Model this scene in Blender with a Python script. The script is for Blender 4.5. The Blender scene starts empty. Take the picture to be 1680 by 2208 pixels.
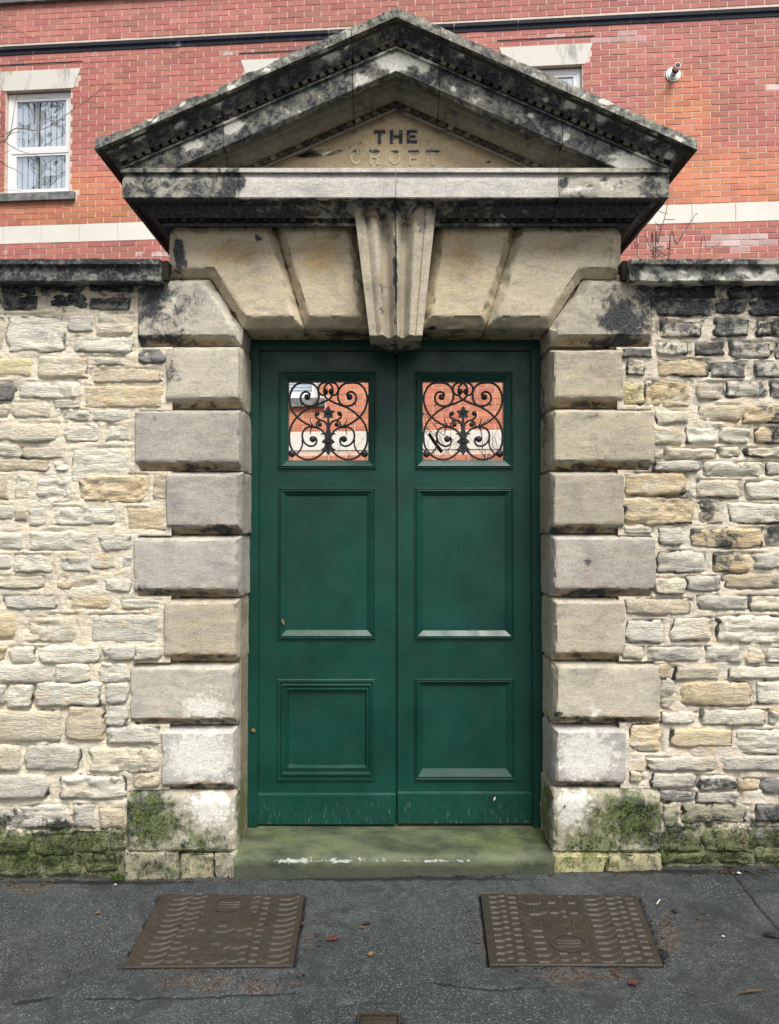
import bpy, bmesh, math, random
import numpy as np
from mathutils import Vector, Matrix
random.seed(7); RNG = np.random.default_rng(7)
S = bpy.context.scene; COL = S.collection
R = math.radians

# ------------------------------------------------------------------ camera
# measurements were taken on the photograph at 1680 x 2208; F is the focal length in that unit
F, PX0, PY0 = 1590.0, 840.0, 1104.0
PITCH = R(1.5)
CAM = np.array([-0.03, -3.575, 0.0])
FWD = np.array([0, math.cos(PITCH), math.sin(PITCH)]); UP = np.array([0, -math.sin(PITCH), math.cos(PITCH)])
def ray(px, py):
    return np.array([1.0, 0, 0]) * (px - PX0) / F + UP * (PY0 - py) / F + FWD
_d = ray(853, 1780); CAM[2] = -_d[2] / _d[1] * (0.30 - CAM[1])      # door sill is z = 0
def P(px, py, Y=0.0):
    d = ray(px, py); t = (Y - CAM[1]) / d[1]
    return CAM + d * t
def zat(py, Y=0.0): return P(853, py, Y)[2]
def xat(px, py=1100, Y=0.0): return P(px, py, Y)[0]
def proj(v):
    q = np.asarray(v) - CAM
    dep = np.maximum(q @ FWD, 1e-3)
    return PX0 + F * q[..., 0] / dep, PY0 - F * (q @ UP) / dep

cd = bpy.data.cameras.new('camera'); cam = bpy.data.objects.new('camera', cd); COL.objects.link(cam)
cam.location = CAM; cam.rotation_euler = (R(90) + PITCH, 0, 0)
cd.sensor_fit = 'VERTICAL'; cd.sensor_height = 24; cd.lens = 24 * F / 2208; cd.clip_start = 0.05; cd.clip_end = 400
S.camera = cam

# ------------------------------------------------------------------ light
SUN_EL, SUN_AZ = R(56), R(24)         # azimuth measured from -Y (behind the camera) towards +X
w = bpy.data.worlds.new('World'); S.world = w; w.use_nodes = True
nt = w.node_tree; nt.nodes.clear()
sky = nt.nodes.new('ShaderNodeTexSky'); sky.sky_type = 'NISHITA'; sky.sun_disc = False
sky.sun_elevation = SUN_EL; sky.sun_rotation = R(180) - SUN_AZ; sky.dust_density = 4; sky.air_density = 1.0; sky.ozone_density = 1.0
hs = nt.nodes.new('ShaderNodeHueSaturation'); hs.inputs['Saturation'].default_value = 0.28
bg = nt.nodes.new('ShaderNodeBackground'); bg.inputs['Strength'].default_value = 0.056
wo = nt.nodes.new('ShaderNodeOutputWorld')
nt.links.new(sky.outputs[0], hs.inputs['Color']); nt.links.new(hs.outputs[0], bg.inputs['Color']); nt.links.new(bg.outputs[0], wo.inputs[0])
sd = bpy.data.lights.new('sun', 'SUN'); sun = bpy.data.objects.new('sun', sd); COL.objects.link(sun)
sd.energy = 1.5; sd.angle = R(28); sd.color = (1, 0.96, 0.90)
sdir = Vector((math.sin(SUN_AZ) * math.cos(SUN_EL), -math.cos(SUN_AZ) * math.cos(SUN_EL), math.sin(SUN_EL)))
sun.rotation_euler = sdir.to_track_quat('Z', 'Y').to_euler(); sun.location = sdir * 20
S.view_settings.view_transform = 'Standard'; S.view_settings.look = 'None'
S.view_settings.exposure = 1.48; S.view_settings.gamma = 1.0; S.view_settings.use_curve_mapping = False
S.render.engine = 'CYCLES'
S.cycles.max_bounces = 6; S.cycles.diffuse_bounces = 3; S.cycles.transparent_max_bounces = 8

# ------------------------------------------------------------------ noise
def _hash(ix, iy, iz):
    h = (ix * 374761393 + iy * 668265263 + iz * 2147483647 * 3 + 1013904223).astype(np.int64) & 0xffffffff
    h = ((h ^ (h >> 13)) * 1274126177) & 0xffffffff
    h = (h ^ (h >> 16)) & 0xffffffff
    h = (h * 2246822519) & 0xffffffff; h = (h ^ (h >> 15)) & 0xffffffff
    return h / 4294967295.0
def vnoise(p):
    p = np.asarray(p, float); i = np.floor(p).astype(np.int64); f = p - i; f = f * f * (3 - 2 * f)
    r = 0
    for dx in (0, 1):
        for dy in (0, 1):
            for dz in (0, 1):
                wgt = (f[..., 0] if dx else 1 - f[..., 0]) * (f[..., 1] if dy else 1 - f[..., 1]) * (f[..., 2] if dz else 1 - f[..., 2])
                r = r + wgt * _hash(i[..., 0] + dx, i[..., 1] + dy, i[..., 2] + dz)
    return r
def fbm(p, o=4):
    p = np.asarray(p, float); a = .5; s = 0; t = 0
    for k in range(o):
        s = s + a * vnoise(p * 2 ** k + 17.3 * k); t += a; a *= .5
    return s / t
def sstep(a, b, x):
    t = np.clip((x - a) / (b - a), 0, 1); return t * t * (3 - 2 * t)

# ------------------------------------------------------------------ objects
def tag(o, label=None, cat=None, group=None, kind=None):
    if label: o['label'] = label
    if cat: o['category'] = cat
    if group: o['group'] = group
    if kind: o['kind'] = kind
    return o
def thing(name, label, cat, loc=(0, 0, 0), rz=0.0, group=None, kind=None):
    o = bpy.data.objects.new(name, None); COL.objects.link(o); o.location = loc; o.rotation_euler = (0, 0, rz)
    o.empty_display_size = .1
    return tag(o, label, cat, group, kind)
def rootloc(p):
    v = Vector((0, 0, 0))
    while p is not None: v = v + p.location; p = p.parent
    return v
def link_mesh(name, me, mat, parent, color=None, center=True, world=True):
    """verts of me are world coordinates when world=True (parents unrotated); origin put at the centre"""
    o = bpy.data.objects.new(name, me); COL.objects.link(o)
    if mat: me.materials.append(mat)
    n = len(me.vertices)
    base = rootloc(parent) if (parent is not None and world) else Vector((0, 0, 0))
    if center and n:
        co = np.empty(n * 3); me.vertices.foreach_get('co', co); co = co.reshape(-1, 3)
        c = (co.min(0) + co.max(0)) / 2; co -= c; me.vertices.foreach_set('co', co.ravel()); me.update()
        o.location = Vector(c) - base
    else: o.location = -base
    if parent is not None: o.parent = parent
    if color is not None: o.color = color if len(color) == 4 else (*color, 1)
    return o
def np_mesh(name, verts, quads, smooth=True, stain=None, sharp=None):
    verts = np.asarray(verts, np.float32); quads = np.asarray(quads, np.int32)
    me = bpy.data.meshes.new(name); k = quads.shape[1]
    me.vertices.add(len(verts)); me.vertices.foreach_set('co', verts.ravel())
    me.loops.add(quads.size); me.loops.foreach_set('vertex_index', quads.ravel())
    me.polygons.add(len(quads)); me.polygons.foreach_set('loop_start', np.arange(0, quads.size, k, dtype=np.int32))
    me.polygons.foreach_set('use_smooth', np.full(len(quads), smooth))
    me.update(calc_edges=True)
    if stain is not None: add_stain(me, stain)
    if sharp: me.set_sharp_from_angle(angle=R(sharp))
    return me
def add_stain(me, st, name='stain'):
    a = me.attributes.new(name, 'FLOAT_COLOR', 'POINT'); a.data.foreach_set('color', np.clip(st, 0, 4).astype(np.float32).ravel())
def grid_quads(nu, nv):
    i = np.arange(nu - 1)[:, None] * nv + np.arange(nv - 1)[None, :]
    return np.stack([i, i + nv, i + nv + 1, i + 1], -1).reshape(-1, 4)
def box_verts(x0, x1, y0, y1, z0, z1):
    return [(x0, y0, z0), (x1, y0, z0), (x1, y1, z0), (x0, y1, z0), (x0, y0, z1), (x1, y0, z1), (x1, y1, z1), (x0, y1, z1)]
BOXF = [(0, 1, 5, 4), (1, 2, 6, 5), (2, 3, 7, 6), (3, 0, 4, 7), (4, 5, 6, 7), (3, 2, 1, 0)]
class MB:
    def __init__(s): s.v = []; s.f = []
    def box(s, x0, x1, y0, y1, z0, z1):
        b = len(s.v); s.v += box_verts(min(x0, x1), max(x0, x1), min(y0, y1), max(y0, y1), min(z0, z1), max(z0, z1)); s.f += [tuple(i + b for i in q) for q in BOXF]
    def poly(s, pts): b = len(s.v); s.v += [tuple(p) for p in pts]; s.f.append(tuple(range(b, b + len(pts))))
    def tube(s, pts, rad, n=6, flat=None, cap=True):
        """tube along pts; rad scalar or list; flat=(axis vector, half width, half depth) for bars lying in XZ"""
        pts = [Vector(p) for p in pts]; b = len(s.v); m = len(pts)
        for i, p in enumerate(pts):
            t = (pts[min(i + 1, m - 1)] - pts[max(i - 1, 0)])
            t = t.normalized() if t.length > 1e-9 else Vector((0, 0, 1))
            r = rad[i] if hasattr(rad, '__len__') else rad
            if flat is not None:
                a = Vector((0, 1, 0)); c = t.cross(a).normalized(); ra, rc = flat, r
            else:
                a = t.orthogonal().normalized() if abs(t.y) > .9 else Vector((0, 1, 0)).cross(t).normalized(); c = t.cross(a).normalized(); ra = rc = r
            for k in range(n):
                an = 2 * math.pi * (k + .5) / n
                s.v.append(tuple(p + a * math.cos(an) * ra + c * math.sin(an) * rc))
        for i in range(m - 1):
            for k in range(n):
                k2 = (k + 1) % n
                s.f.append((b + i * n + k, b + i * n + k2, b + (i + 1) * n + k2, b + (i + 1) * n + k))
        if cap:
            s.f.append(tuple(b + k for k in range(n))[::-1]); s.f.append(tuple(b + (m - 1) * n + k for k in range(n)))
    def mesh(s, name, smooth=False, sharp=40):
        me = bpy.data.meshes.new(name); me.from_pydata([tuple(map(float, v)) for v in s.v], [], s.f); me.update()
        if smooth:
            me.polygons.foreach_set('use_smooth', [True] * len(me.polygons)); me.set_sharp_from_angle(angle=R(sharp))
        return me
    def build(s, name, mat, parent, color=None, smooth=False, world=True, sharp=40):
        me = s.mesh(name, smooth, sharp); return link_mesh(name, me, mat, parent, color, world=world)
def stained(me, fun):
    n = len(me.vertices); co = np.empty(n * 3); me.vertices.foreach_get('co', co); co = co.reshape(-1, 3)
    add_stain(me, fun(co)); return me

# ------------------------------------------------------------------ stains: crust, moss, lichen, rust-brown, and light and shade painted on chamfers and soffits
# (x, y, rx, ry, strength, channel) ; channel 0 crust, painted shade 1 moss 2 lichen/lime, lit chamfers 3 brown
GATE_BLOBS = [
 (350,680,100,95,.60,0),(1350,685,120,95,.62,0),(330,640,38,60,.95,0),(330,732,80,16,.9,0),(410,660,55,45,.5,0),(315,765,40,22,.95,0),(372,800,22,75,.5,0),(1345,690,75,62,.95,0),(1385,640,50,50,.75,0),
 (1330,742,110,16,.8,0),(1250,742,60,12,.5,0),(388,545,16,60,.95,0),(430,500,60,8,.5,0),(1318,548,16,55,.55,0),(775,600,14,120,.5,0),(470,1140,60,12,.75,0),(540,1150,20,14,.6,0),
 (345,905,45,14,.4,0),(320,1270,60,16,.5,0),(1300,895,60,10,.5,0),(1215,1010,50,10,.6,0),(1215,1145,60,10,.6,0),(1215,1280,60,10,.5,0),(853,726,360,20,.62,0),(853,728,360,20,.8,3),(558,514,9,9,.95,0),(1270,1212,16,10,.55,0),(933,708,12,5,1,0),  # wide pair at the lintel soffit paints underside shade over its brown grime
 (400,1700,60,8,.3,0),(1205,1540,14,6,.8,0),
 (500,545,110,40,.75,3),(690,550,75,70,.8,3),(1000,560,80,60,.7,3),(1190,530,130,40,.65,3),(795,462,22,22,1.1,3),(880,470,40,40,.6,3),(840,600,60,120,.35,3),
 (1230,1080,60,50,.4,3),(1220,960,30,60,.35,3),(540,1100,14,300,.3,3),(1172,1100,14,340,.55,3),(1172,900,14,200,.5,0),
 (1250,494,110,12,1.0,1),(1120,498,60,8,.7,1),(470,496,70,8,.8,1),(625,580,14,70,.65,1),(1312,560,14,30,.7,1),(590,500,20,12,.6,1),
 (325,1775,115,100,1.1,1),(315,1765,85,85,.82,0),(430,1815,90,50,1.0,1),(390,1868,130,26,.85,1),(330,1870,60,30,.6,0),(1350,1770,130,95,1.1,1),(1380,1765,80,80,.85,0),(1290,1815,130,44,1.2,1),(1390,1790,40,60,.9,0),(1320,1870,120,20,.8,1),(1250,1856,110,20,.9,1),(1300,1790,110,60,.75,1),(1250,1810,60,40,.6,1),(450,1810,70,60,.6,1),(1400,1730,30,30,.6,0),
 (522,1750,16,110,1.2,1),(1178,1750,16,110,1.2,1),(1180,1810,20,40,.9,1),
 (440,1525,70,42,.95,2),(430,1630,100,80,1.0,2),(440,1500,90,70,.6,2),(455,1745,70,60,1.0,2),(1280,1535,24,30,.85,2),(1265,1630,95,80,1.0,2),(1235,1740,66,55,1.0,2),(470,655,46,46,.55,2),(372,650,26,50,.7,2),
 (1290,570,60,40,.5,2),(1225,650,40,30,.4,2),(450,765,60,8,.5,2),(440,1165,80,10,.5,2),(1270,1030,60,8,.5,2),(1290,1165,90,10,.5,2),(1260,1300,70,10,.5,2),(440,1302,70,9,.5,2),
 (1270,1430,90,12,.5,2),(360,560,14,60,.7,2),(1300,870,30,30,.2,2),
]
def eval_blobs(px, py, blobs, st):
    q = np.stack([px / 16, py / 13, 0 * px], -1); q2 = q * 3.1
    wx = (fbm(q, 3) - .5) * 26 + (fbm(q2, 2) - .5) * 12; wy = (fbm(q + 40, 3) - .5) * 22 + (fbm(q2 + 40, 2) - .5) * 10
    px0, py0 = px, py
    for (x, y, rx, ry, s, c) in blobs:
        k = min(1.0, min(rx, ry) / 22.0)
        d = np.sqrt(((px0 + wx * k - x) / rx) ** 2 + ((py0 + wy * k - y) / ry) ** 2)
        st[:, c] = np.maximum(st[:, c], s * sstep(1.6, .1, d))
    return st
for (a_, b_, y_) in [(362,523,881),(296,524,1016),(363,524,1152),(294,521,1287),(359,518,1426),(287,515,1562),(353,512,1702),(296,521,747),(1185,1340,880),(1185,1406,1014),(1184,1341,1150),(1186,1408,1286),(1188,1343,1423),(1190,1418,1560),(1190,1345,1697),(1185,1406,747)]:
    GATE_BLOBS.append(((a_ + b_) / 2, y_ - 8, (b_ - a_) * .66, 11, .64, 0)); GATE_BLOBS.append(((a_ + b_) / 2, y_ - 9, (b_ - a_) * .66, 12, 1.0, 3))  # bottom chamfer: grime band, deepened to paint its underside shade
    GATE_BLOBS.append(((a_ + b_) / 2, y_ + 14, (b_ - a_) * .5, 9, .55, 2))  # pale band paints the lit top chamfer of the course below
def gate_stain_shading(co):
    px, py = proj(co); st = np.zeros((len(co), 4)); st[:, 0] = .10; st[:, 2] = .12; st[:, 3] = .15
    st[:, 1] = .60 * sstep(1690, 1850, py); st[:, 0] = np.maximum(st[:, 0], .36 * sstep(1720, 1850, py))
    st[:, 0] = np.maximum(st[:, 0], .34 * sstep(600, 490, py)); st[:, 3] = np.maximum(st[:, 3], .5 * sstep(660, 500, py))  # lintel darker and browner up towards the cornice
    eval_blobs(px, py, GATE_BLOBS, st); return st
RAKE_BLOBS = [(300,293,24,19,1.1,2),(392,271,17,12,1.1,2),(470,226,16,17,1.1,2),(498,203,12,12,1,2),(710,118,42,26,1.1,2),(748,96,10,12,1,2),(415,312,40,24,1.1,2),(498,270,38,30,1.15,2),(540,272,10,12,1,2),
 (620,242,60,22,.75,2),(690,206,50,22,.7,2),(780,170,55,26,1.0,2),(853,134,62,30,1.35,2),(915,135,40,30,1.1,2),(845,98,16,26,.9,2),(900,110,34,22,.7,2),(780,95,14,12,.7,2),(995,115,6,7,1.2,2),(978,190,7,9,1.2,2),(1024,214,34,18,.75,2),
 (1143,248,9,9,1.2,2),(1172,215,9,9,1.2,2),(1120,215,40,20,.5,2),(1232,224,20,17,1.2,2),(1268,236,6,6,1.2,2),(1298,256,28,22,1.0,2),(1340,270,40,14,.6,2),(1405,295,20,12,1.1,2),(1446,332,17,16,1.2,2),(1220,296,11,11,1.1,2),(1190,275,14,8,.7,2),
 (1362,350,56,30,1.4,2),(1310,218,36,10,1.1,2),(1465,302,14,8,1.1,2),(1350,262,40,8,.6,2),(575,152,14,8,1,2),(500,188,16,6,1,2),(265,310,14,9,1,2),(235,330,16,18,.8,2),(560,265,40,10,.5,2),(330,300,30,10,.5,2),(370,335,50,12,.6,2),(640,130,50,8,.5,2),(920,60,60,10,.5,2),(330,258,22,5,1,2),(395,225,16,5,1,2)]
def rake_stain(co):
    px, py = proj(co); st = np.zeros((len(co), 4)); st[:, 0] = .70; st[:, 2] = .30; st[:, 3] = .1
    h = py + .449 * -np.abs(px - 853)      # height under the apex
    inner = sstep(172, 180, h); st[:, 0] = st[:, 0] * (1 - inner) + inner * (.36 + .35 * (h < 178) + .25 * sstep(-.2, .6, fbm(np.stack([px / 40, py / 40, 0 * px], -1), 2) - .4)); st[:, 3] += inner * .2; st[:, 1] += inner * .3
    slab_ = sstep(39, 35, h) ; st[:, 2] += slab_ * .28; st[:, 0] -= slab_ * .12
    fas = sstep(98, 104, h) * (1 - inner); st[:, 2] += fas * .05 + .30 * fas * sstep(.50, .68, fbm(np.stack([px / 45, py / 28, 0 * px + 2], -1), 3)); st[:, 0] -= fas * .0
    eval_blobs(px, py, RAKE_BLOBS, st)
    st[:, 0] -= .75 * sstep(.75, 1.1, st[:, 2]) * (1 - inner); return st
CORN_BLOBS = [(440,398,36,26,.65,2),(350,392,70,16,.6,2),(275,372,14,10,.8,2),(258,392,8,12,.9,2),(515,395,20,20,.9,0),(1215,393,15,9,1,0),(1245,408,60,9,.9,2),(1330,395,50,22,.75,2),(1300,388,14,6,.9,0),(1270,402,9,6,1,0),
 (1225,366,80,5,.6,2),(1390,405,30,10,.7,2),(600,456,80,14,.8,3),(1010,456,110,12,.9,3),(1060,450,50,10,.6,3),(640,395,80,20,.35,2),(900,395,200,20,.4,2)]
def corn_stain_shading(co):
    px, py = proj(co); st = np.zeros((len(co), 4)); st[:, 2] = .3; st[:, 3] = .05
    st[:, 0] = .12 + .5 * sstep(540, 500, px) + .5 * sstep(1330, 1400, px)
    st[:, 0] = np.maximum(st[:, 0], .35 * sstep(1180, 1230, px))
    under = sstep(424, 427, py); st[:, 0] = np.maximum(st[:, 0], under * .95); st[:, 2] *= 1 - under  # crusted underside, deepened to paint the soffit shade
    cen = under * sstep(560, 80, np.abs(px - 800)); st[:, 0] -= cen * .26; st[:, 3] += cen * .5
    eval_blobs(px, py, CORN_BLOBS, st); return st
def wall_stain(co):
    px, py = proj(co); st = np.zeros((len(co), 4)); L = px < 850
    big = fbm(np.stack([px / 70, py / 55, 0 * px], -1), 3)
    big2 = fbm(np.stack([px / 60, py / 90, 0 * px + 5], -1), 3)
    st[:, 0] = np.where(L, .85 * sstep(700 + 140 * (big2 - .5), 620, py), .62 * sstep(740 + 200 * (big2 - .5), 630, py) + .38 * sstep(1000, 700, py)) + .12
    st[:, 0] = np.where(~L, np.maximum(st[:, 0], .55 * sstep(.5, .62, big) * sstep(1430, 1560, px) * sstep(1380, 1200, py)), st[:, 0])
    st[:, 0] = np.maximum(st[:, 0], .62 * sstep(1670, 1780, py) * sstep(.42, .58, big))
    st[:, 1] = .1 + .82 * sstep(1735, 1830, py) + .25 * sstep(1700, 1790, py)
    st[:, 1] = np.maximum(st[:, 1], np.where(L, 0, .42) * sstep(860, 700, py) * sstep(.45, .6, big))
    st[:, 2] = .30 + .30 * sstep(.45, .65, fbm(np.stack([px / 60, py / 40, 3 + 0 * px], -1), 3))
    st[:, 2] -= .3 * sstep(1740, 1800, py)
    st[:, 3] = .15 + .35 * sstep(.5, .7, fbm(np.stack([px / 80, py / 30, 9 + 0 * px], -1), 3))
    eval_blobs(px, py, [(50,340,1,1,0,0),(90,720,70,50,.8,2),(1560,1160,60,28,.75,0),(1520,1100,30,30,.7,0),(1480,1065,20,26,.75,0),(1500,1140,26,16,.6,0),(1290,1075,60,8,.6,0),(1430,1575,12,10,.7,0),
        (280,1160,20,9,.6,0),(300,625,12,10,.9,1),(1550,1690,70,16,.8,0),(1500,1770,60,24,.8,1),(1550,1810,60,28,1.1,1),(1540,1850,80,20,.6,0),(80,1810,140,30,1.0,1),(170,1830,80,30,1.1,1),(60,1850,160,30,.8,0),(400,1075,40,10,.4,0)], st)
    return st

# ------------------------------------------------------------------ materials
class N:
    def __init__(s, name):
        s.m = bpy.data.materials.new(name); s.m.use_nodes = True; s.t = s.m.node_tree; s.t.nodes.clear()
        s.out = s.t.nodes.new('ShaderNodeOutputMaterial'); s.b = s.t.nodes.new('ShaderNodeBsdfPrincipled'); s.t.links.new(s.b.outputs[0], s.out.inputs[0])
        s.geo = s.t.nodes.new('ShaderNodeNewGeometry'); s.pos = s.geo.outputs['Position']
    def n(s, ty, **kw):
        o = s.t.nodes.new(ty)
        for k, v in kw.items(): setattr(o, k, v)
        return o
    def set(s, sock, v):
        if hasattr(v, 'links'): s.t.links.new(v, sock)
        else:
            if sock.type == 'RGBA' and len(v) == 3: v = (*v, 1)
            sock.default_value = v
    def math(s, op, a, b=0.0, c=None, clamp=False):
        o = s.n('ShaderNodeMath', operation=op, use_clamp=clamp); s.set(o.inputs[0], a); s.set(o.inputs[1], b)
        if c is not None: s.set(o.inputs[2], c)
        return o.outputs[0]
    def scale(s, v, vec):
        o = s.n('ShaderNodeVectorMath', operation='MULTIPLY'); s.set(o.inputs[0], v); o.inputs[1].default_value = vec; return o.outputs[0]
    def noise(s, scale, detail=4, rough=.55, vec=None, dist=0.0, color=False):
        o = s.n('ShaderNodeTexNoise'); s.set(o.inputs['Vector'], vec if vec is not None else s.pos); s.set(o.inputs['Scale'], scale)
        s.set(o.inputs['Detail'], detail); s.set(o.inputs['Roughness'], rough); s.set(o.inputs['Distortion'], dist); return o.outputs[1 if color else 0]
    def voro(s, scale, feature='F1', vec=None, out=0, rnd=1.0):
        o = s.n('ShaderNodeTexVoronoi', feature=feature); s.set(o.inputs['Vector'], vec if vec is not None else s.pos); s.set(o.inputs['Scale'], scale); s.set(o.inputs['Randomness'], rnd); return o.outputs[out]
    def ramp(s, x, a, b, lo=0.0, hi=1.0):
        o = s.n('ShaderNodeMapRange', interpolation_type='SMOOTHSTEP'); s.set(o.inputs[0], x); s.set(o.inputs[1], a); s.set(o.inputs[2], b); s.set(o.inputs[3], lo); s.set(o.inputs[4], hi); return o.outputs[0]
    def mix(s, f, a, b, mode='MIX'):
        o = s.n('ShaderNodeMix', data_type='RGBA', blend_type=mode); s.set(o.inputs[0], f); s.set(o.inputs[6], a); s.set(o.inputs[7], b); return o.outputs[2]
    def bump(s, h, dist, strength=1.0, normal=None):
        o = s.n('ShaderNodeBump'); s.set(o.inputs['Height'], h); o.inputs['Distance'].default_value = dist; o.inputs['Strength'].default_value = strength
        if normal is not None: s.t.links.new(normal, o.inputs['Normal'])
        return o.outputs[0]
    def done(s, color, rough, normal=None, **kw):
        s.set(s.b.inputs['Base Color'], color); s.set(s.b.inputs['Roughness'], rough)
        if normal is not None: s.t.links.new(normal, s.b.inputs['Normal'])
        for k, v in kw.items(): s.set(s.b.inputs[k], v)
        return s.m

def stone_material(name, relief=1.0, grain=1.0, rubble=False, mortar=False):
    m = N(name)
    oi = m.n('ShaderNodeObjectInfo'); at = m.n('ShaderNodeAttribute', attribute_name='stain')
    sp = m.n('ShaderNodeSeparateColor'); m.t.links.new(at.outputs['Color'], sp.inputs[0])
    soot_shade, moss, lich_lit, brown = sp.outputs[0], sp.outputs[1], sp.outputs[2], at.outputs['Alpha']
    bed = m.scale(m.pos, (1, 1, 3.2))
    n_big = m.noise(2.2, 5, .6); n_mid = m.noise(11, 6, .62, bed, .4); n_fin = m.noise(75, 5, .65); n_spk = m.noise(330, 3, .7); n_strk = m.noise(26, 6, .7, m.scale(m.pos, (1, 1, 6)), .8)
    c = oi.outputs['Color']
    c = m.mix(m.ramp(n_big, .3, .7, 0, .30 if (mortar or rubble) else .7), c, m.mix(1.0, c, (.70, .69, .69), 'MULTIPLY'))
    c = m.mix(m.ramp(n_mid, .35, .72, 0, .65), c, m.mix(1.0, c, (1.28, 1.22, 1.10) if not mortar else (1.12, 1.1, 1.05), 'MULTIPLY'))
    c = m.mix(m.ramp(n_strk, .52, .8, 0, .5 if rubble else .22), c, m.mix(1.0, c, (.55, .52, .50), 'MULTIPLY'))
    c = m.mix(m.ramp(n_spk, .35, .70, 0, .75 * grain if not (rubble or mortar) else .5), c, m.mix(1.0, c, (.56, .54, .52), 'MULTIPLY'))
    c = m.mix(m.ramp(n_fin, .50, .78, 0, .8 if not (rubble or mortar) else .6), c, m.mix(1.0, c, (.58, .55, .52), 'MULTIPLY'))
    c = m.mix(m.ramp(n_fin, .46, .25, 0, .6), c, m.mix(1.0, c, (1.22, 1.22, 1.2), 'MULTIPLY'))
    c = m.mix(m.ramp(m.noise(6, 4, .6, None, .5), .50, .72, 0, .55 if not mortar else .2), c, m.mix(1.0, c, (.66, .65, .66), 'MULTIPLY'))
    if not (rubble or mortar):
        gb = m.noise(4.2, 7, .68, m.scale(m.pos, (1, 1, 2.6)), 1.2)
        c = m.mix(m.ramp(gb, .50, .70, 0, .52), c, m.mix(1.0, c, (.52, .535, .57), 'MULTIPLY'))
        c = m.mix(m.ramp(m.noise(19, 6, .75, m.scale(m.pos, (1, 1, 3.5)), .8), .56, .70, 0, .5), c, m.mix(1.0, c, (.50, .49, .48), 'MULTIPLY'))
    br = m.ramp(m.math('ADD', brown, m.math('MULTIPLY', m.math('SUBTRACT', n_mid, .5), 1.3)), .35, .85, 0, .85)
    c = m.mix(br, c, m.mix(1.0, c, (.80, .66, .47), 'MULTIPLY'))
    # lime / lichen: speckled pale crust
    n_l = m.noise(34, 6, .72, None, .3)
    lf = m.ramp(m.math('ADD', lich_lit, m.math('ADD', m.math('MULTIPLY', m.math('SUBTRACT', n_l, .5), 1.6), m.math('MULTIPLY', m.math('SUBTRACT', n_spk, .5), .5))), .58, .82, 0, .9)
    lc = m.mix(m.ramp(n_fin, .3, .7), (.80, .80, .76), (.60, .58, .48))
    # crust
    n_s = m.noise(15, 8, .70, None, .6)
    sx = m.math('ADD', soot_shade, m.math('ADD', m.math('MULTIPLY', m.math('SUBTRACT', n_s, .5), 1.7), m.math('MULTIPLY', m.math('SUBTRACT', n_spk, .5), .6)))
    sx = m.math('ADD', sx, m.math('MULTIPLY', m.math('SUBTRACT', m.noise(4.5, 5, .65), .5), .9))
    sf = m.ramp(sx, .40, .74, 0, .96)
    sc = m.mix(m.ramp(n_fin, .35, .75), (.012, .015, .022), (.095, .100, .108))
    ng = m.noise(22, 6, .75)
    mf = m.ramp(m.math('ADD', m.math('MULTIPLY', moss, .85), m.math('ADD', m.math('MULTIPLY', m.math('SUBTRACT', ng, .5), 2.4), m.math('MULTIPLY', m.math('SUBTRACT', n_spk, .5), .5))), .48, .92, 0, .82)
    mc = m.mix(m.ramp(n_fin, .3, .7), (.028, .044, .013), (.16, .20, .06))
    c = m.mix(m.math('MULTIPLY', lf, m.ramp(soot_shade, .3, .9, 1, .75)) if not mortar else m.math('MULTIPLY', lf, .45), c, lc)
    lowl = m.ramp(lich_lit, .75, 1.05, 1.0, .0)
    c = m.mix(m.math('MULTIPLY', sf, lowl), c, sc)
    # pale flecks inside the crust
    fl = m.math('MULTIPLY', m.ramp(m.math('ADD', n_l, m.math('MULTIPLY', lich_lit, .35)), .66, .76, 0, .65), sf)
    c = m.mix(fl, c, (.30, .30, .26))
    c = m.mix(mf, c, mc)
    h = m.math('ADD', m.math('MULTIPLY', n_mid, .9 * relief), m.math('ADD', m.math('MULTIPLY', n_fin, .38 * grain), m.math('MULTIPLY', n_strk, .7 * relief)))
    h = m.math('ADD', h, m.math('ADD', m.math('MULTIPLY', sf, .12), m.math('MULTIPLY', n_spk, .16 * grain)))
    pit = m.ramp(m.voro(60), .0, .22, -.5 if not mortar else -.9, 0); h = m.math('ADD', h, m.math('MULTIPLY', pit, m.ramp(n_big, .45, .6)))
    b = m.bump(h, .011 if rubble else (.012 if mortar else .0045), 1.0)
    return m.done(c, m.ramp(n_fin, .3, .7, .82, .95), b, **{'Specular IOR Level': .25})
M_DRESSED = stone_material('dressed_limestone', .5, 1.2)
M_RUBBLE = stone_material('rubble_limestone', 1.6, 1.3, rubble=True)
M_MORTAR = stone_material('lime_mortar', .8, 1.6, mortar=True)

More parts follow.
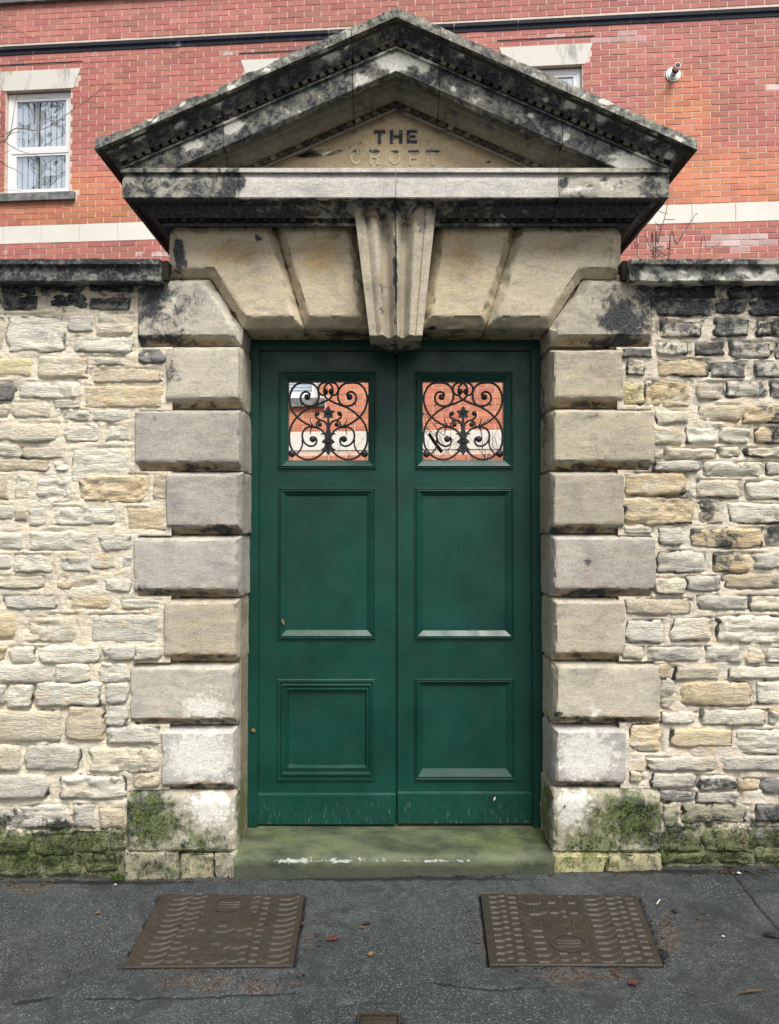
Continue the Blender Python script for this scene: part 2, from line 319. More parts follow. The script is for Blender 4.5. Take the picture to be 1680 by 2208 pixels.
def mat_green():
    m = N('green_gloss_paint')
    n1 = m.noise(3, 3); brush = m.noise(60, 5, .6, m.scale(m.pos, (1, 1, .12))); spk = m.voro(42); sp2 = m.noise(400, 2)
    low = m.n('ShaderNodeSeparateXYZ'); m.t.links.new(m.pos, low.inputs[0])
    c = m.mix(m.ramp(n1, .35, .65), (.0015, .036, .0250), (.0026, .052, .036))
    grime = m.ramp(m.noise(2.2, 6, .7, m.scale(m.pos, (1.5, 1, .6))), .50, .72, 0, .28); c = m.mix(grime, c, (.002, .024, .018))
    dust = m.math('MULTIPLY', m.ramp(spk, .055, .035), m.ramp(m.noise(7, 3), .42, .6))
    c = m.mix(m.math('MULTIPLY', dust, .7), c, (.32, .38, .32))
    scr = m.ramp(m.noise(90, 4, .7, m.scale(m.pos, (1, 1, .25))), .56, .70)
    c = m.mix(m.math('MULTIPLY', scr, m.ramp(low.outputs[2], .02, .22, .55, .0)), c, (.16, .24, .18))
    h = m.math('ADD', m.math('MULTIPLY', brush, .5), m.math('ADD', m.math('MULTIPLY', n1, 2.5), m.math('MULTIPLY', sp2, .1)))
    return m.done(c, m.ramp(m.noise(9, 4), .3, .7, .32, .48), m.bump(h, .0014), **{'Specular IOR Level': .42})
M_GREEN = mat_green()
def mat_iron():
    m = N('black_painted_iron'); n = m.noise(40, 5, .6)
    c = m.mix(m.ramp(n, .4, .7), (.012, .013, .017), (.035, .028, .026))
    return m.done(c, .55, m.bump(m.noise(180, 4), .0008))
M_IRON = mat_iron()
def mat_brick():
    m = N('red_brick'); oi = m.n('ShaderNodeObjectInfo'); at = m.n('ShaderNodeAttribute', attribute_name='tint')
    n1 = m.noise(6, 5, .6, m.scale(m.pos, (1, 1, 2))); n2 = m.noise(60, 5, .6)
    c = m.mix(1.0, oi.outputs['Color'], at.outputs['Color'], 'MULTIPLY')
    c = m.mix(m.ramp(n1, .35, .7, 0, .5), c, m.mix(1.0, c, (.74, .66, .68), 'MULTIPLY'))
    c = m.mix(m.ramp(n2, .4, .75, 0, .35), c, m.mix(1.0, c, (1.3, 1.3, 1.25), 'MULTIPLY'))
    ef = m.ramp(m.math('ADD', m.math('MULTIPLY', at.outputs['Alpha'], 1.0), m.math('MULTIPLY', m.math('SUBTRACT', m.noise(7, 6, .7), .5), 1.5)), .62, .95, 0, .8)
    c = m.mix(ef, c, (.72, .66, .66))
    return m.done(c, .82, m.bump(n2, .003))
M_BRICK = mat_brick()
def simple(name, c1, c2, scale=10, rough=.7, bumpd=.002, detail=5, vec=None, **kw):
    m = N(name); n = m.noise(scale, detail, .6, m.scale(m.pos, vec) if vec else None)
    return m.done(m.mix(m.ramp(n, .35, .7), c1, c2), rough, m.bump(m.noise(scale * 6, 4), bumpd), **kw)
M_BMORT = simple('pale_brick_mortar', (.64, .50, .40), (.74, .60, .50), 20)
M_BAND = simple('white_rendered_stone', (.70, .67, .60), (.76, .74, .68), 1.6, .75, .001)
def mat_lintel():
    m = N('white_lintel_stone'); v = m.noise(3.5, 5, .6, m.scale(m.pos, (1.6, 1, .5)))
    return m.done(m.mix(m.ramp(v, .54, .72, 0, .75), (.66, .64, .58), (.22, .22, .22)), .8, m.bump(m.noise(50), .001))
M_LINTEL = mat_lintel()
def mat_string():
    m = N('black_stained_string_stone'); v = m.noise(5, 6, .7, m.scale(m.pos, (1, 1, .7)))
    return m.done(m.mix(m.ramp(v, .58, .72, 0, .8), (.020, .024, .040), (.26, .26, .28)), .85, m.bump(m.noise(60), .003))
M_STRING = mat_string()
M_SILL = simple('grey_sill_stone', (.10, .11, .12), (.26, .26, .24), 12, .85)
M_UPVC = simple('white_upvc', (.76, .77, .78), (.80, .81, .81), 2, .35, .0002)
M_BLIND = simple('pale_blue_blind', (.84, .90, .95), (.88, .93, .96), 1, .7, .0002)
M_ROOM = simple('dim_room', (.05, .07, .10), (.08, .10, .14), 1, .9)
M_STEEL = simple('flue_metal', (.45, .45, .45), (.60, .60, .60), 20, .35, .0005, Metallic=.7)
M_DARK = simple('dark_rubber', (.01, .01, .012), (.02, .02, .02), 20, .6)
def mat_glass():
    m = N('window_glass'); t = m.t
    g = m.n('ShaderNodeBsdfGlossy'); g.inputs['Roughness'].default_value = 0.0; g.inputs['Color'].default_value = (.85, .92, 1, 1)
    tr = m.n('ShaderNodeBsdfTransparent'); mx = m.n('ShaderNodeMixShader'); mx.inputs[0].default_value = .34
    t.links.new(m.bump(m.noise(1.4, 2), .012), g.inputs['Normal'])
    t.links.new(tr.outputs[0], mx.inputs[1]); t.links.new(g.outputs[0], mx.inputs[2]); t.links.new(mx.outputs[0], m.out.inputs[0]); return m.m
M_GLASS = mat_glass()
M_BARK = simple('bare_twig_bark', (.055, .040, .032), (.13, .095, .07), 30, .8, .001)
M_BARKPALE = simple('pale_twig_bark', (.20, .14, .09), (.32, .24, .17), 30, .8, .001)
def mat_asphalt():
    m = N('worn_asphalt'); at = m.n('ShaderNodeAttribute', attribute_name='stain'); sp = m.n('ShaderNodeSeparateColor'); m.t.links.new(at.outputs['Color'], sp.inputs[0])
    dark, moss, pale, brown = sp.outputs[0], sp.outputs[1], sp.outputs[2], at.outputs['Alpha']
    v1 = m.voro(210, out=1); vs = m.n('ShaderNodeSeparateColor'); m.t.links.new(v1, vs.inputs[0])
    d1 = m.voro(210); n1 = m.noise(1.6, 6, .6); n2 = m.noise(14, 6, .65); n3 = m.noise(90, 4, .7); n4 = m.noise(420, 3, .7)
    c = m.mix(m.ramp(n1, .35, .65), (.034, .041, .043), (.062, .071, .072))
    c = m.mix(m.ramp(vs.outputs[0], .72, 1.0, 0, .75), c, (.19, .205, .205))
    c = m.mix(m.ramp(vs.outputs[1], .75, 1.0, 0, .7), c, (.022, .028, .032))
    c = m.mix(m.ramp(n3, .52, .74, 0, .7), c, (.030, .037, .042))
    c = m.mix(m.ramp(n4, .56, .72, 0, .5), c, (.22, .235, .23))
    v3 = m.voro(38, out=0); v3c = m.n('ShaderNodeSeparateColor'); m.t.links.new(m.voro(38, out=1), v3c.inputs[0])
    c = m.mix(m.math('MULTIPLY', m.ramp(v3, .11, .07), m.ramp(v3c.outputs[0], .86, .9)), c, (.42, .40, .34))
    c = m.mix(m.ramp(n2, .50, .74, 0, .55), c, (.022, .027, .030))
    c = m.mix(m.ramp(m.noise(3.2, 6, .7, None, .8), .48, .64, 0, .65), c, (.020, .025, .027))
    c = m.mix(m.ramp(m.noise(5.5, 6, .7, m.scale(m.pos, (1, 1.7, 1)), .5), .56, .72, 0, .5), c, (.11, .115, .11))
    bf = m.ramp(m.math('ADD', brown, m.math('MULTIPLY', m.math('SUBTRACT', n2, .5), 1.5)), .5, .85, 0, .85)
    c = m.mix(bf, c, m.mix(m.ramp(n3, .4, .65), (.045, .028, .022), (.15, .13, .12)))
    df = m.ramp(m.math('ADD', dark, m.math('MULTIPLY', m.math('SUBTRACT', n3, .5), .6)), .4, .8, 0, .9)
    c = m.mix(df, c, (.010, .013, .014))
    mf = m.ramp(m.math('ADD', moss, m.math('MULTIPLY', m.math('SUBTRACT', n2, .5), 1.4)), .55, .9, 0, .8)
    c = m.mix(mf, c, (.05, .06, .02))
    pf = m.ramp(m.math('ADD', pale, m.math('MULTIPLY', m.math('SUBTRACT', n3, .5), 1.4)), .55, .9, 0, .7)
    c = m.mix(pf, c, (.26, .26, .25))
    h = m.math('ADD', m.math('MULTIPLY', m.math('SUBTRACT', 1.0, d1), .6), m.math('ADD', m.math('MULTIPLY', n3, .9), m.math('MULTIPLY', n4, .3)))
    return m.done(c, m.ramp(m.noise(2.4, 5, .6), .35, .65, .42, .78), m.bump(h, .006), **{'Specular IOR Level': .35})
M_ASPH = mat_asphalt()
M_SOIL = simple('garden_soil', (.03, .025, .015), (.07, .06, .035), 6, .95, .02)
def mat_rust():
    m = N('rusty_cast_iron'); n1 = m.noise(7, 6, .65); n2 = m.noise(120, 4, .7)
    c = m.mix(m.ramp(n1, .40, .66), (.024, .021, .015), (.040, .026, .015)); c = m.mix(m.ramp(n2, .45, .75, 0, .6), c, (.062, .053, .038)); c = m.mix(m.ramp(m.noise(30, 4), .5, .7, 0, .6), c, (.030, .031, .026))
    return m.done(c, m.ramp(n2, .3, .7, .5, .75), m.bump(m.math('ADD', n2, m.math('MULTIPLY', n1, .6)), .0015), Metallic=.0)
M_RUST = mat_rust()
M_RIB = simple('rib_worn_iron', (.034, .029, .021), (.060, .052, .040), 30, .5, .0008)
def mat_step():
    m = N('mossy_step_stone'); at = m.n('ShaderNodeAttribute', attribute_name='stain'); sp = m.n('ShaderNodeSeparateColor'); m.t.links.new(at.outputs['Color'], sp.inputs[0])
    n1 = m.noise(5, 6, .65, m.scale(m.pos, (.6, 1, 1))); n2 = m.noise(60, 5, .7); n3 = m.noise(300, 3, .7)
    c = m.mix(m.ramp(n1, .35, .68), (.030, .044, .022), (.130, .150, .082))
    c = m.mix(m.ramp(m.math('ADD', sp.outputs[1], m.math('MULTIPLY', m.math('SUBTRACT', n1, .5), 2.0)), .4, .9, 0, .8), c, m.mix(m.ramp(n2, .35, .7), (.055, .085, .020), (.14, .19, .055)))
    c = m.mix(m.ramp(m.math('ADD', sp.outputs[0], m.math('MULTIPLY', m.math('SUBTRACT', n1, .5), .8)), .35, .9, 0, .75), c, (.050, .056, .042))
    c = m.mix(m.ramp(n3, .45, .75, 0, .45), c, (.05, .06, .035)); c = m.mix(m.ramp(m.noise(170, 4, .7), .62, .75, 0, .5), c, (.38, .42, .30))
    wn = m.noise(45, 5, .7, m.scale(m.pos, (1, 1, 1.3)))
    wf = m.ramp(m.math('ADD', sp.outputs[2], m.math('ADD', m.math('MULTIPLY', m.math('SUBTRACT', wn, .5), 1.6), m.math('MULTIPLY', m.math('SUBTRACT', n3, .5), .8))), .56, .80, 0, .95)
    c = m.mix(wf, c, m.mix(m.ramp(n2, .3, .7), (.52, .55, .50), (.30, .33, .28)))
    return m.done(c, m.ramp(n2, .3, .7, .6, .85), m.bump(m.math('ADD', n2, m.math('ADD', m.math('MULTIPLY', wf, .5), n1)), .003))
M_STEP = mat_step()
def mat_letter(fade):
    m = N('flaking_black_letter_paint' + ('_faded' if fade else '')); sx = m.n('ShaderNodeSeparateXYZ'); m.t.links.new(m.pos, sx.inputs[0])
    n = m.noise(55, 6, .75)
    x = m.math('ADD', m.math('MULTIPLY', m.math('SUBTRACT', n, .5), 1.6), .72)
    if fade:
        z0 = zat(334, 0)
        x = m.math('ADD', m.math('MULTIPLY', m.math('SUBTRACT', n, .5), 1.4), m.ramp(sx.outputs[2], z0 - .006, z0 + .012, -.35, .62))
    f = m.ramp(x, .42, .6)
    c = m.mix(f, (.44, .375, .25), (.02, .025, .035))
    return m.done(c, .8, m.bump(n, .002))
M_LET, M_LETF = mat_letter(False), mat_letter(True)
M_LEAFR = simple('dead_red_leaf', (.085, .020, .014), (.13, .035, .022), 60, .6, .001)
M_LEAFB = simple('dead_brown_leaf', (.04, .025, .016), (.10, .058, .032), 60, .7, .001)
M_LEAFD = simple('dark_wet_leaf', (.012, .012, .014), (.03, .028, .028), 60, .45, .001)
M_LEAFO = simple('ochre_leaf', (.16, .10, .035), (.22, .14, .06), 60, .7, .001)
M_MOSS = simple('moss_green', (.022, .042, .009), (.10, .15, .03), 40, .95, .001)
M_LEAFG = simple('weed_green', (.10, .20, .02), (.20, .32, .05), 60, .6, .001)
M_GRIT = simple('grit', (.20, .20, .19), (.38, .37, .34), 60, .8, .001)
M_PALE = simple('pale_chip', (.55, .52, .45), (.7, .68, .6), 60, .7, .001)

# ================================================================== THE SETTING
# pavement plane through three points seen at the wall foot
gA = P(60, 1893, .03); gB = P(853, 1886, -.03); gC = P(1640, 1866, .03)
_A = np.array([[gA[0], 1], [gB[0], 1], [gC[0], 1]]); GS, G0 = np.linalg.lstsq(_A, np.array([gA[2], gB[2], gC[2]]), rcond=None)[0]
GY = 0.012                                             # falls gently towards the street
def gz(x, y): return G0 + GS * np.clip(x, -4, 4) + GY * np.clip(y, -6, .3)
def PG(px, py):
    d = ray(px, py); a = G0 + GS * 0; # solve z = G0+GS x + GY y
    t = (G0 + GS * CAM[0] + GY * CAM[1] - CAM[2]) / (d[2] - GS * d[0] - GY * d[1]); return CAM + d * t
def lines(dense0, dense1, step, far0, far1):
    a = list(np.arange(dense0, dense1 + 1e-6, step)); s = step; x = a[-1]
    while x < far1: s *= 1.35; x = min(x + s, far1); a.append(x)
    s = step; x = a[0]; b = []
    while x > far0: s *= 1.35; x = max(x - s, far0); b.append(x)
    return np.array(b[::-1] + a)
def seg_dist(px, py, pl):
    d = np.full(px.shape, 1e9)
    for (x0, y0), (x1, y1) in zip(pl[:-1], pl[1:]):
        vx, vy = x1 - x0, y1 - y0; t = np.clip(((px - x0) * vx + (py - y0) * vy) / (vx * vx + vy * vy), 0, 1)
        d = np.minimum(d, np.hypot(px - x0 - t * vx, (py - y0 - t * vy)))
    return d
COVERS = [[(348, 1930), (657, 1930), (632, 2084), (266, 2087)], [(1036, 1928), (1374, 1932), (1430, 2083), (1055, 2082)]]
gx = lines(-2.5, 2.5, .010, -40, 40); gy = lines(-1.25, .08, .0065, -40, .45)
GX, GYY = np.meshgrid(gx, gy, indexing='ij'); fx, fy = GX.ravel(), GYY.ravel(); fz = gz(fx, fy)
gp = np.stack([fx, fy, fz], -1); fz = fz + (fbm(gp * [5, 5, 0], 3) - .5) * .010 + (fbm(gp * [60, 60, 0], 2) - .5) * .0022
ppx, ppy = proj(np.stack([fx, fy, gz(fx, fy)], -1)); behind = fy < CAM[1] + .6; ppx[behind] = -9999; ppy[behind] = 9999
wv = (fbm(np.stack([ppx / 25, ppy / 25, 0 * ppx], -1), 3) - .5) * 9
wig = (ppx, ppy + wv)
st = np.zeros((len(fx), 4))
for pl, w_, s_ in [([(35, 2160), (60, 2157), (105, 2151)], 4, 1.1), ([(185, 2150), (300, 2153), (420, 2150), (550, 2143), (640, 2138)], 2.6, 1.0), ([(640, 2138), (740, 2133)], 2, .5), ([(935, 2118), (1010, 2128), (1080, 2134), (1130, 2128)], 3, 1.05),
                   ([(1130, 2128), (1190, 2124)], 2, .6), ([(1572, 1872), (1606, 1915), (1640, 1960), (1690, 2010)], 4, .8), ([(730, 2166), (800, 2158), (850, 2160)], 4, .55), ([(880, 2164), (960, 2160)], 3, .5), ([(1470, 2135), (1500, 2150)], 4, .6)]:
    d = seg_dist(wig[0], wig[1], pl); k = sstep(w_ * 1.6, w_ * .4, d) * s_; st[:, 0] = np.maximum(st[:, 0], k); fz = fz - .007 * np.clip(k, 0, 1)
eval_blobs(ppx, ppy, [(700,2150,200,60,.4,3),(1150,2040,120,80,.35,3),(1500,2060,150,100,.45,3),(850,1960,120,60,.3,0),(1600,1960,80,70,.4,3),(200,2060,120,80,.3,0),(430,2120,170,34,.75,3),(350,2105,60,20,.6,3),(560,2125,110,25,.7,3),(430,2112,160,12,.6,2),(300,2000,18,90,.7,3),(255,2080,40,40,.5,3),(660,2010,26,70,.75,3),(700,2060,60,60,.45,3),(640,1950,14,30,.6,0),(650,1990,8,18,.9,0),
    (1040,2020,18,90,.8,3),(1010,2010,60,70,.45,3),(1240,2105,180,22,.75,3),(1440,2020,50,80,.75,3),(1500,1985,80,40,.55,3),(1430,2060,20,14,.9,0),(1560,2060,60,30,.4,3),(1250,2130,120,18,.5,3),(340,1960,10,40,.5,3),
    (820,2085,50,60,.35,3),(815,2180,70,12,.6,3),(760,2195,30,20,.6,2),(930,2100,30,30,.4,3),(1640,2030,50,50,.5,3),(1650,1930,50,60,.4,3),(60,1915,110,16,.8,3),(250,1900,300,12,.65,3),(1400,1885,330,12,.6,3),(1100,1893,120,8,.5,3),
    (850,1895,420,7,.9,0),(230,1903,300,6,.9,0),(1450,1880,290,7,.9,0),(850,1898,400,10,.5,0),(280,1925,200,22,.35,0),(1360,1905,260,20,.3,0),(1640,1880,60,16,.6,0),(1070,2150,60,30,.3,3),(100,1925,160,20,.5,1),(1150,1900,60,10,.45,1)], st)  # thin wall-foot lines: dirt, deepened as painted contact shade
def in_quad(px, py, q, grow=0):
    inside = np.ones(px.shape, bool); cx = sum(p[0] for p in q) / 4; cy = sum(p[1] for p in q) / 4
    q = [(cx + (x - cx) * (1 + grow), cy + (y - cy) * (1 + grow)) for x, y in q]
    for (x0, y0), (x1, y1) in zip(q, q[1:] + q[:1]): inside &= ((x1 - x0) * (py - y0) - (y1 - y0) * (px - x0)) > 0
    return inside
for q in COVERS:
    r = in_quad(ppx, ppy, q, .035); st[r, 0] = np.maximum(st[r, 0], .8); fz[in_quad(ppx, ppy, q, .03)] -= .016
DRQ = [(772, 2184), (862, 2184), (872, 2290), (762, 2290)]
r = in_quad(ppx, ppy, DRQ, .05); st[r, 0] = .9; fz[r] -= .02
me = np_mesh('pavement', np.stack([fx, fy, fz], -1), grid_quads(len(gx), len(gy)), True, st)
o = link_mesh('pavement', me, M_ASPH, None, center=False); o['kind'] = 'structure'
# garden ground beyond the wall
mb = MB(); gxs = np.linspace(-30, 30, 60); gys = np.linspace(.42, 40, 50)
A, B = np.meshgrid(gxs, gys, indexing='ij'); v = np.stack([A.ravel(), B.ravel(), -.02 + .05 * fbm(np.stack([A.ravel(), B.ravel(), 0 * A.ravel()], -1), 3)], -1)
o = link_mesh('garden_ground', np_mesh('garden_ground', v, grid_quads(60, 50)), M_SOIL, None, center=False); o['kind'] = 'structure'

# ================================================================== THE BRICK BUILDING (own frame: u along the wall, v out of it, z up)
BANG = -math.atan(4.75e-5 * F)                       # the right end stands a little nearer
bo = np.array([CAM[0], CAM[1] + 9.45, 0.0]); bu = np.array([math.cos(BANG), math.sin(BANG), 0]); bn = np.array([math.sin(BANG), -math.cos(BANG), 0])
def PB(px, py, off=0.0):
    d = ray(px, py); o_ = bo + bn * off; t = ((o_ - CAM) @ bn) / (d @ bn); q = CAM + d * t; return float((q - bo) @ bu), float(q[2])
def Bw(u, v, z): return bo + bu * u + bn * v + np.array([0, 0, z])   # v outwards
BLD = thing('brick_building', 'red brick building with white bands and white framed windows, standing behind the gateway', 'building', tuple(bo), BANG)
def bpart(name, mb, mat, parent=BLD, color=None, smooth=False):
    return link_mesh(name, mb.mesh(name, smooth), mat, parent, color, world=False) if parent is BLD else sub(name, mb, mat, parent, color, smooth)
def sub(name, mb, mat, parent, color=None, smooth=False):
    me = mb.mesh(name, smooth); o = link_mesh(name, me, mat, parent, color, world=False); o.location = o.location - parent.location; return o
# in the local frame v outwards is -y
U0, U1 = -9.0, 8.5
z_par = PB(0, 13)[1]; z_top = z_par + .12
zS1, zS0 = PB(0, 104)[1], PB(0, 121)[1]
zB1, zB0 = PB(0, 490)[1], PB(0, 527)[1]
zL1, zL0 = PB(640, 933)[1], PB(640, 971.5)[1]
CO = (zB1 - zB0) / 3.0
if CO > .085 or CO < .065: CO = .076
wins = []   # (u0,u1,z0,z1) openings
def win_rect(xl, xr, yt, yb): return (PB(xl, (yt + yb) / 2)[0], PB(xr, (yt + yb) / 2)[0], PB((xl + xr) / 2, yb)[1], PB((xl + xr) / 2, yt)[1])
wu0, wu1, wz0, wz1 = win_rect(12, 152, 194, 417)
WW = wu1 - wu0; WH = wz1 - wz0
u2 = PB(687, 840)[0]; u3 = PB(1255, 150)[0]; zl_bot = PB(640, 859)[1]
COLS = [wu1 - 2 * (u2 - wu1) * 0 , u2, u3]
DU = u2 - wu1
for ur in (wu1 - DU, wu1, u2, u3):
    wins.append((ur - WW, ur, wz0, wz1)); wins.append((ur - WW, ur, zl_bot, zl_bot + WH))
# bricks
holes = []
for (a, b, c, d) in wins:
    holes.append((a, b, c, d)); holes.append((a - .10, b + .10, d, d + .275)); holes.append((a - .10, b + .10, c - .12, c))
def cut(iv, z0, z1):
    out = [iv]
    for (a, b, c, d) in holes:
        if z1 <= c + .02 or z0 >= d - .02: continue
        nx = []
        for (s, e) in out:
            if e <= a or s >= b: nx.append((s, e)); continue
            if s < a: nx.append((s, a - .006))
            if e > b: nx.append((b + .006, e))
        out = nx
    return [(s, e) for s, e in out if e - s > .03]
bricks = []
zrow = zB0
rows = []
z = zB0 - .004
while z > .02: rows.append((z - CO + .0105, z)); z -= CO
rows = [r_ for r_ in rows if not (r_[1] > zL0 - .0 and r_[0] < zL1 + .0)]
z = zB1 + .004
while z < z_par - .03: rows.append((z + .0105, z + CO)); z += CO
rows = [r_ for r_ in rows if not (r_[1] > zS0 + .01 and r_[0] < zS1 - .01)]
BL = .225
for ri, (a, b) in enumerate(rows):
    off = (round(a / CO) % 2) * BL / 2
    u = U0 + off
    while u < U1:
        for (s, e) in cut((u + .0055, u + BL - .0055), a, b): bricks.append((s, e, a, b))
        u += BL
def in_view(px, py):
    if 905 < px < 1085 and 815 < py < 995 or 618 < px < 795 and 815 < py < 995: return True
    if py > 552 or py < 0 or px < 0 or px > 1680: return False
    t = 15 + .449 * abs(px - 853)
    if abs(px - 853) < 650 and py > t and py < 430: return False
    if py >= 430 and abs(px - 853) < 600 - (py - 425) * .95: return False
    return True
def btint(px, py, rnd):
    base = np.array([.46, .165, .138]); orange = np.array([.58, .215, .125]); pink = np.array([.45, .175, .15])
    f_or = 0
    for (x, y, rx, ry) in [(200, 440, 260, 70), (1560, 400, 200, 90), (1480, 250, 70, 110), (1600, 420, 200, 60), (700, 900, 300, 120), (1000, 900, 260, 120), (1400, 300, 80, 60)]:
        f_or = max(f_or, float(sstep(1.25, .6, math.hypot((px - x) / rx, (py - y) / ry))))
    f_p = float(sstep(200, 40, py))
    c = base * (1 - f_or) + orange * f_or; c = c * (1 - f_p * .6) + pink * f_p * .6
    bn_ = float(fbm(np.array([[px / 160, py / 120, 1.0]]), 3)[0]); c = c * (1 + .5 * (bn_ - .5)); c = c * (0.87 + .24 * rnd[0]); c[1] *= .92 + .2 * rnd[1]; return c
def beff(px, py):
    e = .18
    for (x, y, rx, ry, s) in [(1600, 518, 80, 22, .9), (1420, 525, 40, 14, .55), (1660, 190, 25, 8, .9), (200, 140, 20, 40, .6), (330, 545, 60, 10, .7), (510, 118, 60, 10, .7), (1350, 75, 40, 20, .6), (1300, 95, 20, 20, .5), (30, 545, 30, 8, .6), (1180, 85, 80, 10, .55), (100, 120, 100, 12, .5)]:
        e = max(e, s * float(sstep(1.3, .5, math.hypot((px - x) / rx, (py - y) / ry))))
    return e
info = []
for (s, e, a, b) in bricks:
    c = Bw((s + e) / 2, 0, (a + b) / 2); px, py = proj(c); info.append((float(px), float(py)))
vis = [i for i, (px, py) in enumerate(info) if in_view(px, py) and bricks[i][1] - bricks[i][0] > .15]
vis.sort(key=lambda i: -info[i][0]); single = set(vis[:298])
bmv = {}
def brick_mesh(L, H):
    k = (round(L, 3), round(H, 3))
    if k not in bmv:
        m_ = MB(); ch = .002; x, h = L / 2, H / 2
        v = [(-x, 0.012, -h), (x, .012, -h), (x, .012, h), (-x, .012, h), (-x, -.006, -h), (x, -.006, -h), (x, -.006, h), (-x, -.006, h), (-x + ch, -.008, -h + ch), (x - ch, -.008, -h + ch), (x - ch, -.008, h - ch), (-x + ch, -.008, h - ch)]
        f = [(0, 1, 5, 4), (1, 2, 6, 5), (2, 3, 7, 6), (3, 0, 4, 7), (4, 5, 9, 8), (5, 6, 10, 9), (6, 7, 11, 10), (7, 4, 8, 11), (8, 9, 10, 11)]
        me = bpy.data.meshes.new('brick'); me.from_pydata(v, [], f); me.update(); me.materials.append(M_BRICK)
        add_stain(me, np.ones((12, 4)) * [1, 1, 1, 0], 'tint'); bmv[k] = me
    return bmv[k]
sv, sf, stt = [], [], []
for i, (s, e, a, b) in enumerate(bricks):
    px, py = info[i]; rnd = RNG.random(4); c = btint(px, py, rnd); ef = beff(px, py)
    jit = (rnd[2] - .5) * .004
    if i in single:
        o = bpy.data.objects.new('brick', brick_mesh(e - s, b - a)); COL.objects.link(o); o.parent = BLD
        o.location = ((s + e) / 2, jit, (a + b) / 2)
        if ef > .4: c = c * (1 - .75 * ef) + np.array([.70, .62, .62]) * .75 * ef * (.7 + .5 * rnd[3])
        o.color = (*c, 1)
    else:
        k = len(sv); sv += [(s, .01, a), (e, .01, a), (e, .01, b), (s, .01, b), (s, -.008 + jit, a), (e, -.008 + jit, a), (e, -.008 + jit, b), (s, -.008 + jit, b)]
        sf += [(k, k + 1, k + 5, k + 4), (k + 1, k + 2, k + 6, k + 5), (k + 2, k + 3, k + 7, k + 6), (k + 3, k, k + 4, k + 7), (k + 4, k + 5, k + 6, k + 7)]
        stt += [(*c, ef)] * 8
me = np_mesh('brick', np.array(sv), np.array(sf), False); add_stain(me, np.array(stt), 'tint')
o = link_mesh('brickwork', me, M_BRICK, BLD, (1, 1, 1, 1), world=False); o['kind'] = 'stuff'
# mortar plane with openings
def plate(rects, u0, u1, z0, z1, y, th=.0):
    us = sorted(set([u0, u1] + [r[0] for r in rects] + [r[1] for r in rects])); zs = sorted(set([z0, z1] + [r[2] for r in rects] + [r[3] for r in rects]))
    us = [u for u in us if u0 <= u <= u1]; zs = [z for z in zs if z0 <= z <= z1]; m_ = MB()
    for a, b in zip(us[:-1], us[1:]):
        for c, d in zip(zs[:-1], zs[1:]):
            cu, cz = (a + b) / 2, (c + d) / 2
            if any(r[0] < cu < r[1] and r[2] < cz < r[3] for r in rects): continue
            m_.poly([(a, y, c), (b, y, c), (b, y, d), (a, y, d)])
    for (a, b, c, d) in rects:
        dp = y + .16
        m_.poly([(a, y, c), (a, y, d), (a, dp, d), (a, dp, c)]); m_.poly([(b, y, d), (b, y, c), (b, dp, c), (b, dp, d)])
        m_.poly([(a, y, d), (b, y, d), (b, dp, d), (a, dp, d)]); m_.poly([(b, y, c), (a, y, c), (a, dp, c), (b, dp, c)])
    return m_
bpart('mortar_bed', plate(wins, U0, U1 + .3, -.1, z_par, -0.003), M_BMORT)
# body behind
mb = MB(); mb.box(U0, U1 + .3, .9, 6, -.1, z_top); mb.box(U0, U0 + .1, .0, .9, -.1, z_top); mb.box(U1 + .2, U1 + .3, .01, .9, -.1, z_top)
mb.box(U0, U1 + .3, .17, .9, z_par - .3, z_top - .1); bpart('wall_core', mb, M_BMORT)
def run_stones(name, z0, z1, L, mat, prof, u0=U0, u1=U1, off=0.0, color=None):
    u = u0 + off
    while u < u1:
        m_ = MB(); g = .004; pts = prof
        n = len(pts); a, b = u + g, u + L - g
        vs = [(a, y, z) for y, z in pts] + [(b, y, z) for y, z in pts]; m_.v = vs
        m_.f = [(i, i + 1, n + i + 1, n + i) for i in range(n - 1)] + [tuple(range(n))[::-1], tuple(range(n, 2 * n))]
        o_ = bpart(name, m_, mat); u += L
jl = PB(374 * .24, 508)[0] - PB(34 * .24, 508)[0]; off0 = (PB(34 * .24, 508)[0] - U0) % jl
run_stones('band_stone', zB0, zB1, jl, M_BAND, [(.02, zB0), (-.012, zB0), (-.012, zB1), (.02, zB1)], off=off0 - jl)
run_stones('band_stone', zL0, zL1, jl, M_BAND, [(.02, zL0), (-.012, zL0), (-.012, zL1), (.02, zL1)], off=off0 - jl * .7)
zm = (zS0 + zS1) / 2
run_stones('string_course_stone', zS0, zS1, .82, M_STRING, [(.02, zS0 - .005), (-.018, zS0 - .002), (-.022, zm - .01), (-.042, zm), (-.048, zS1 - .012), (.02, zS1)])
run_stones('parapet_coping', z_par, z_top, .9, M_SILL, [(.3, z_par), (-.06, z_par), (-.065, z_top - .02), (.3, z_top)])
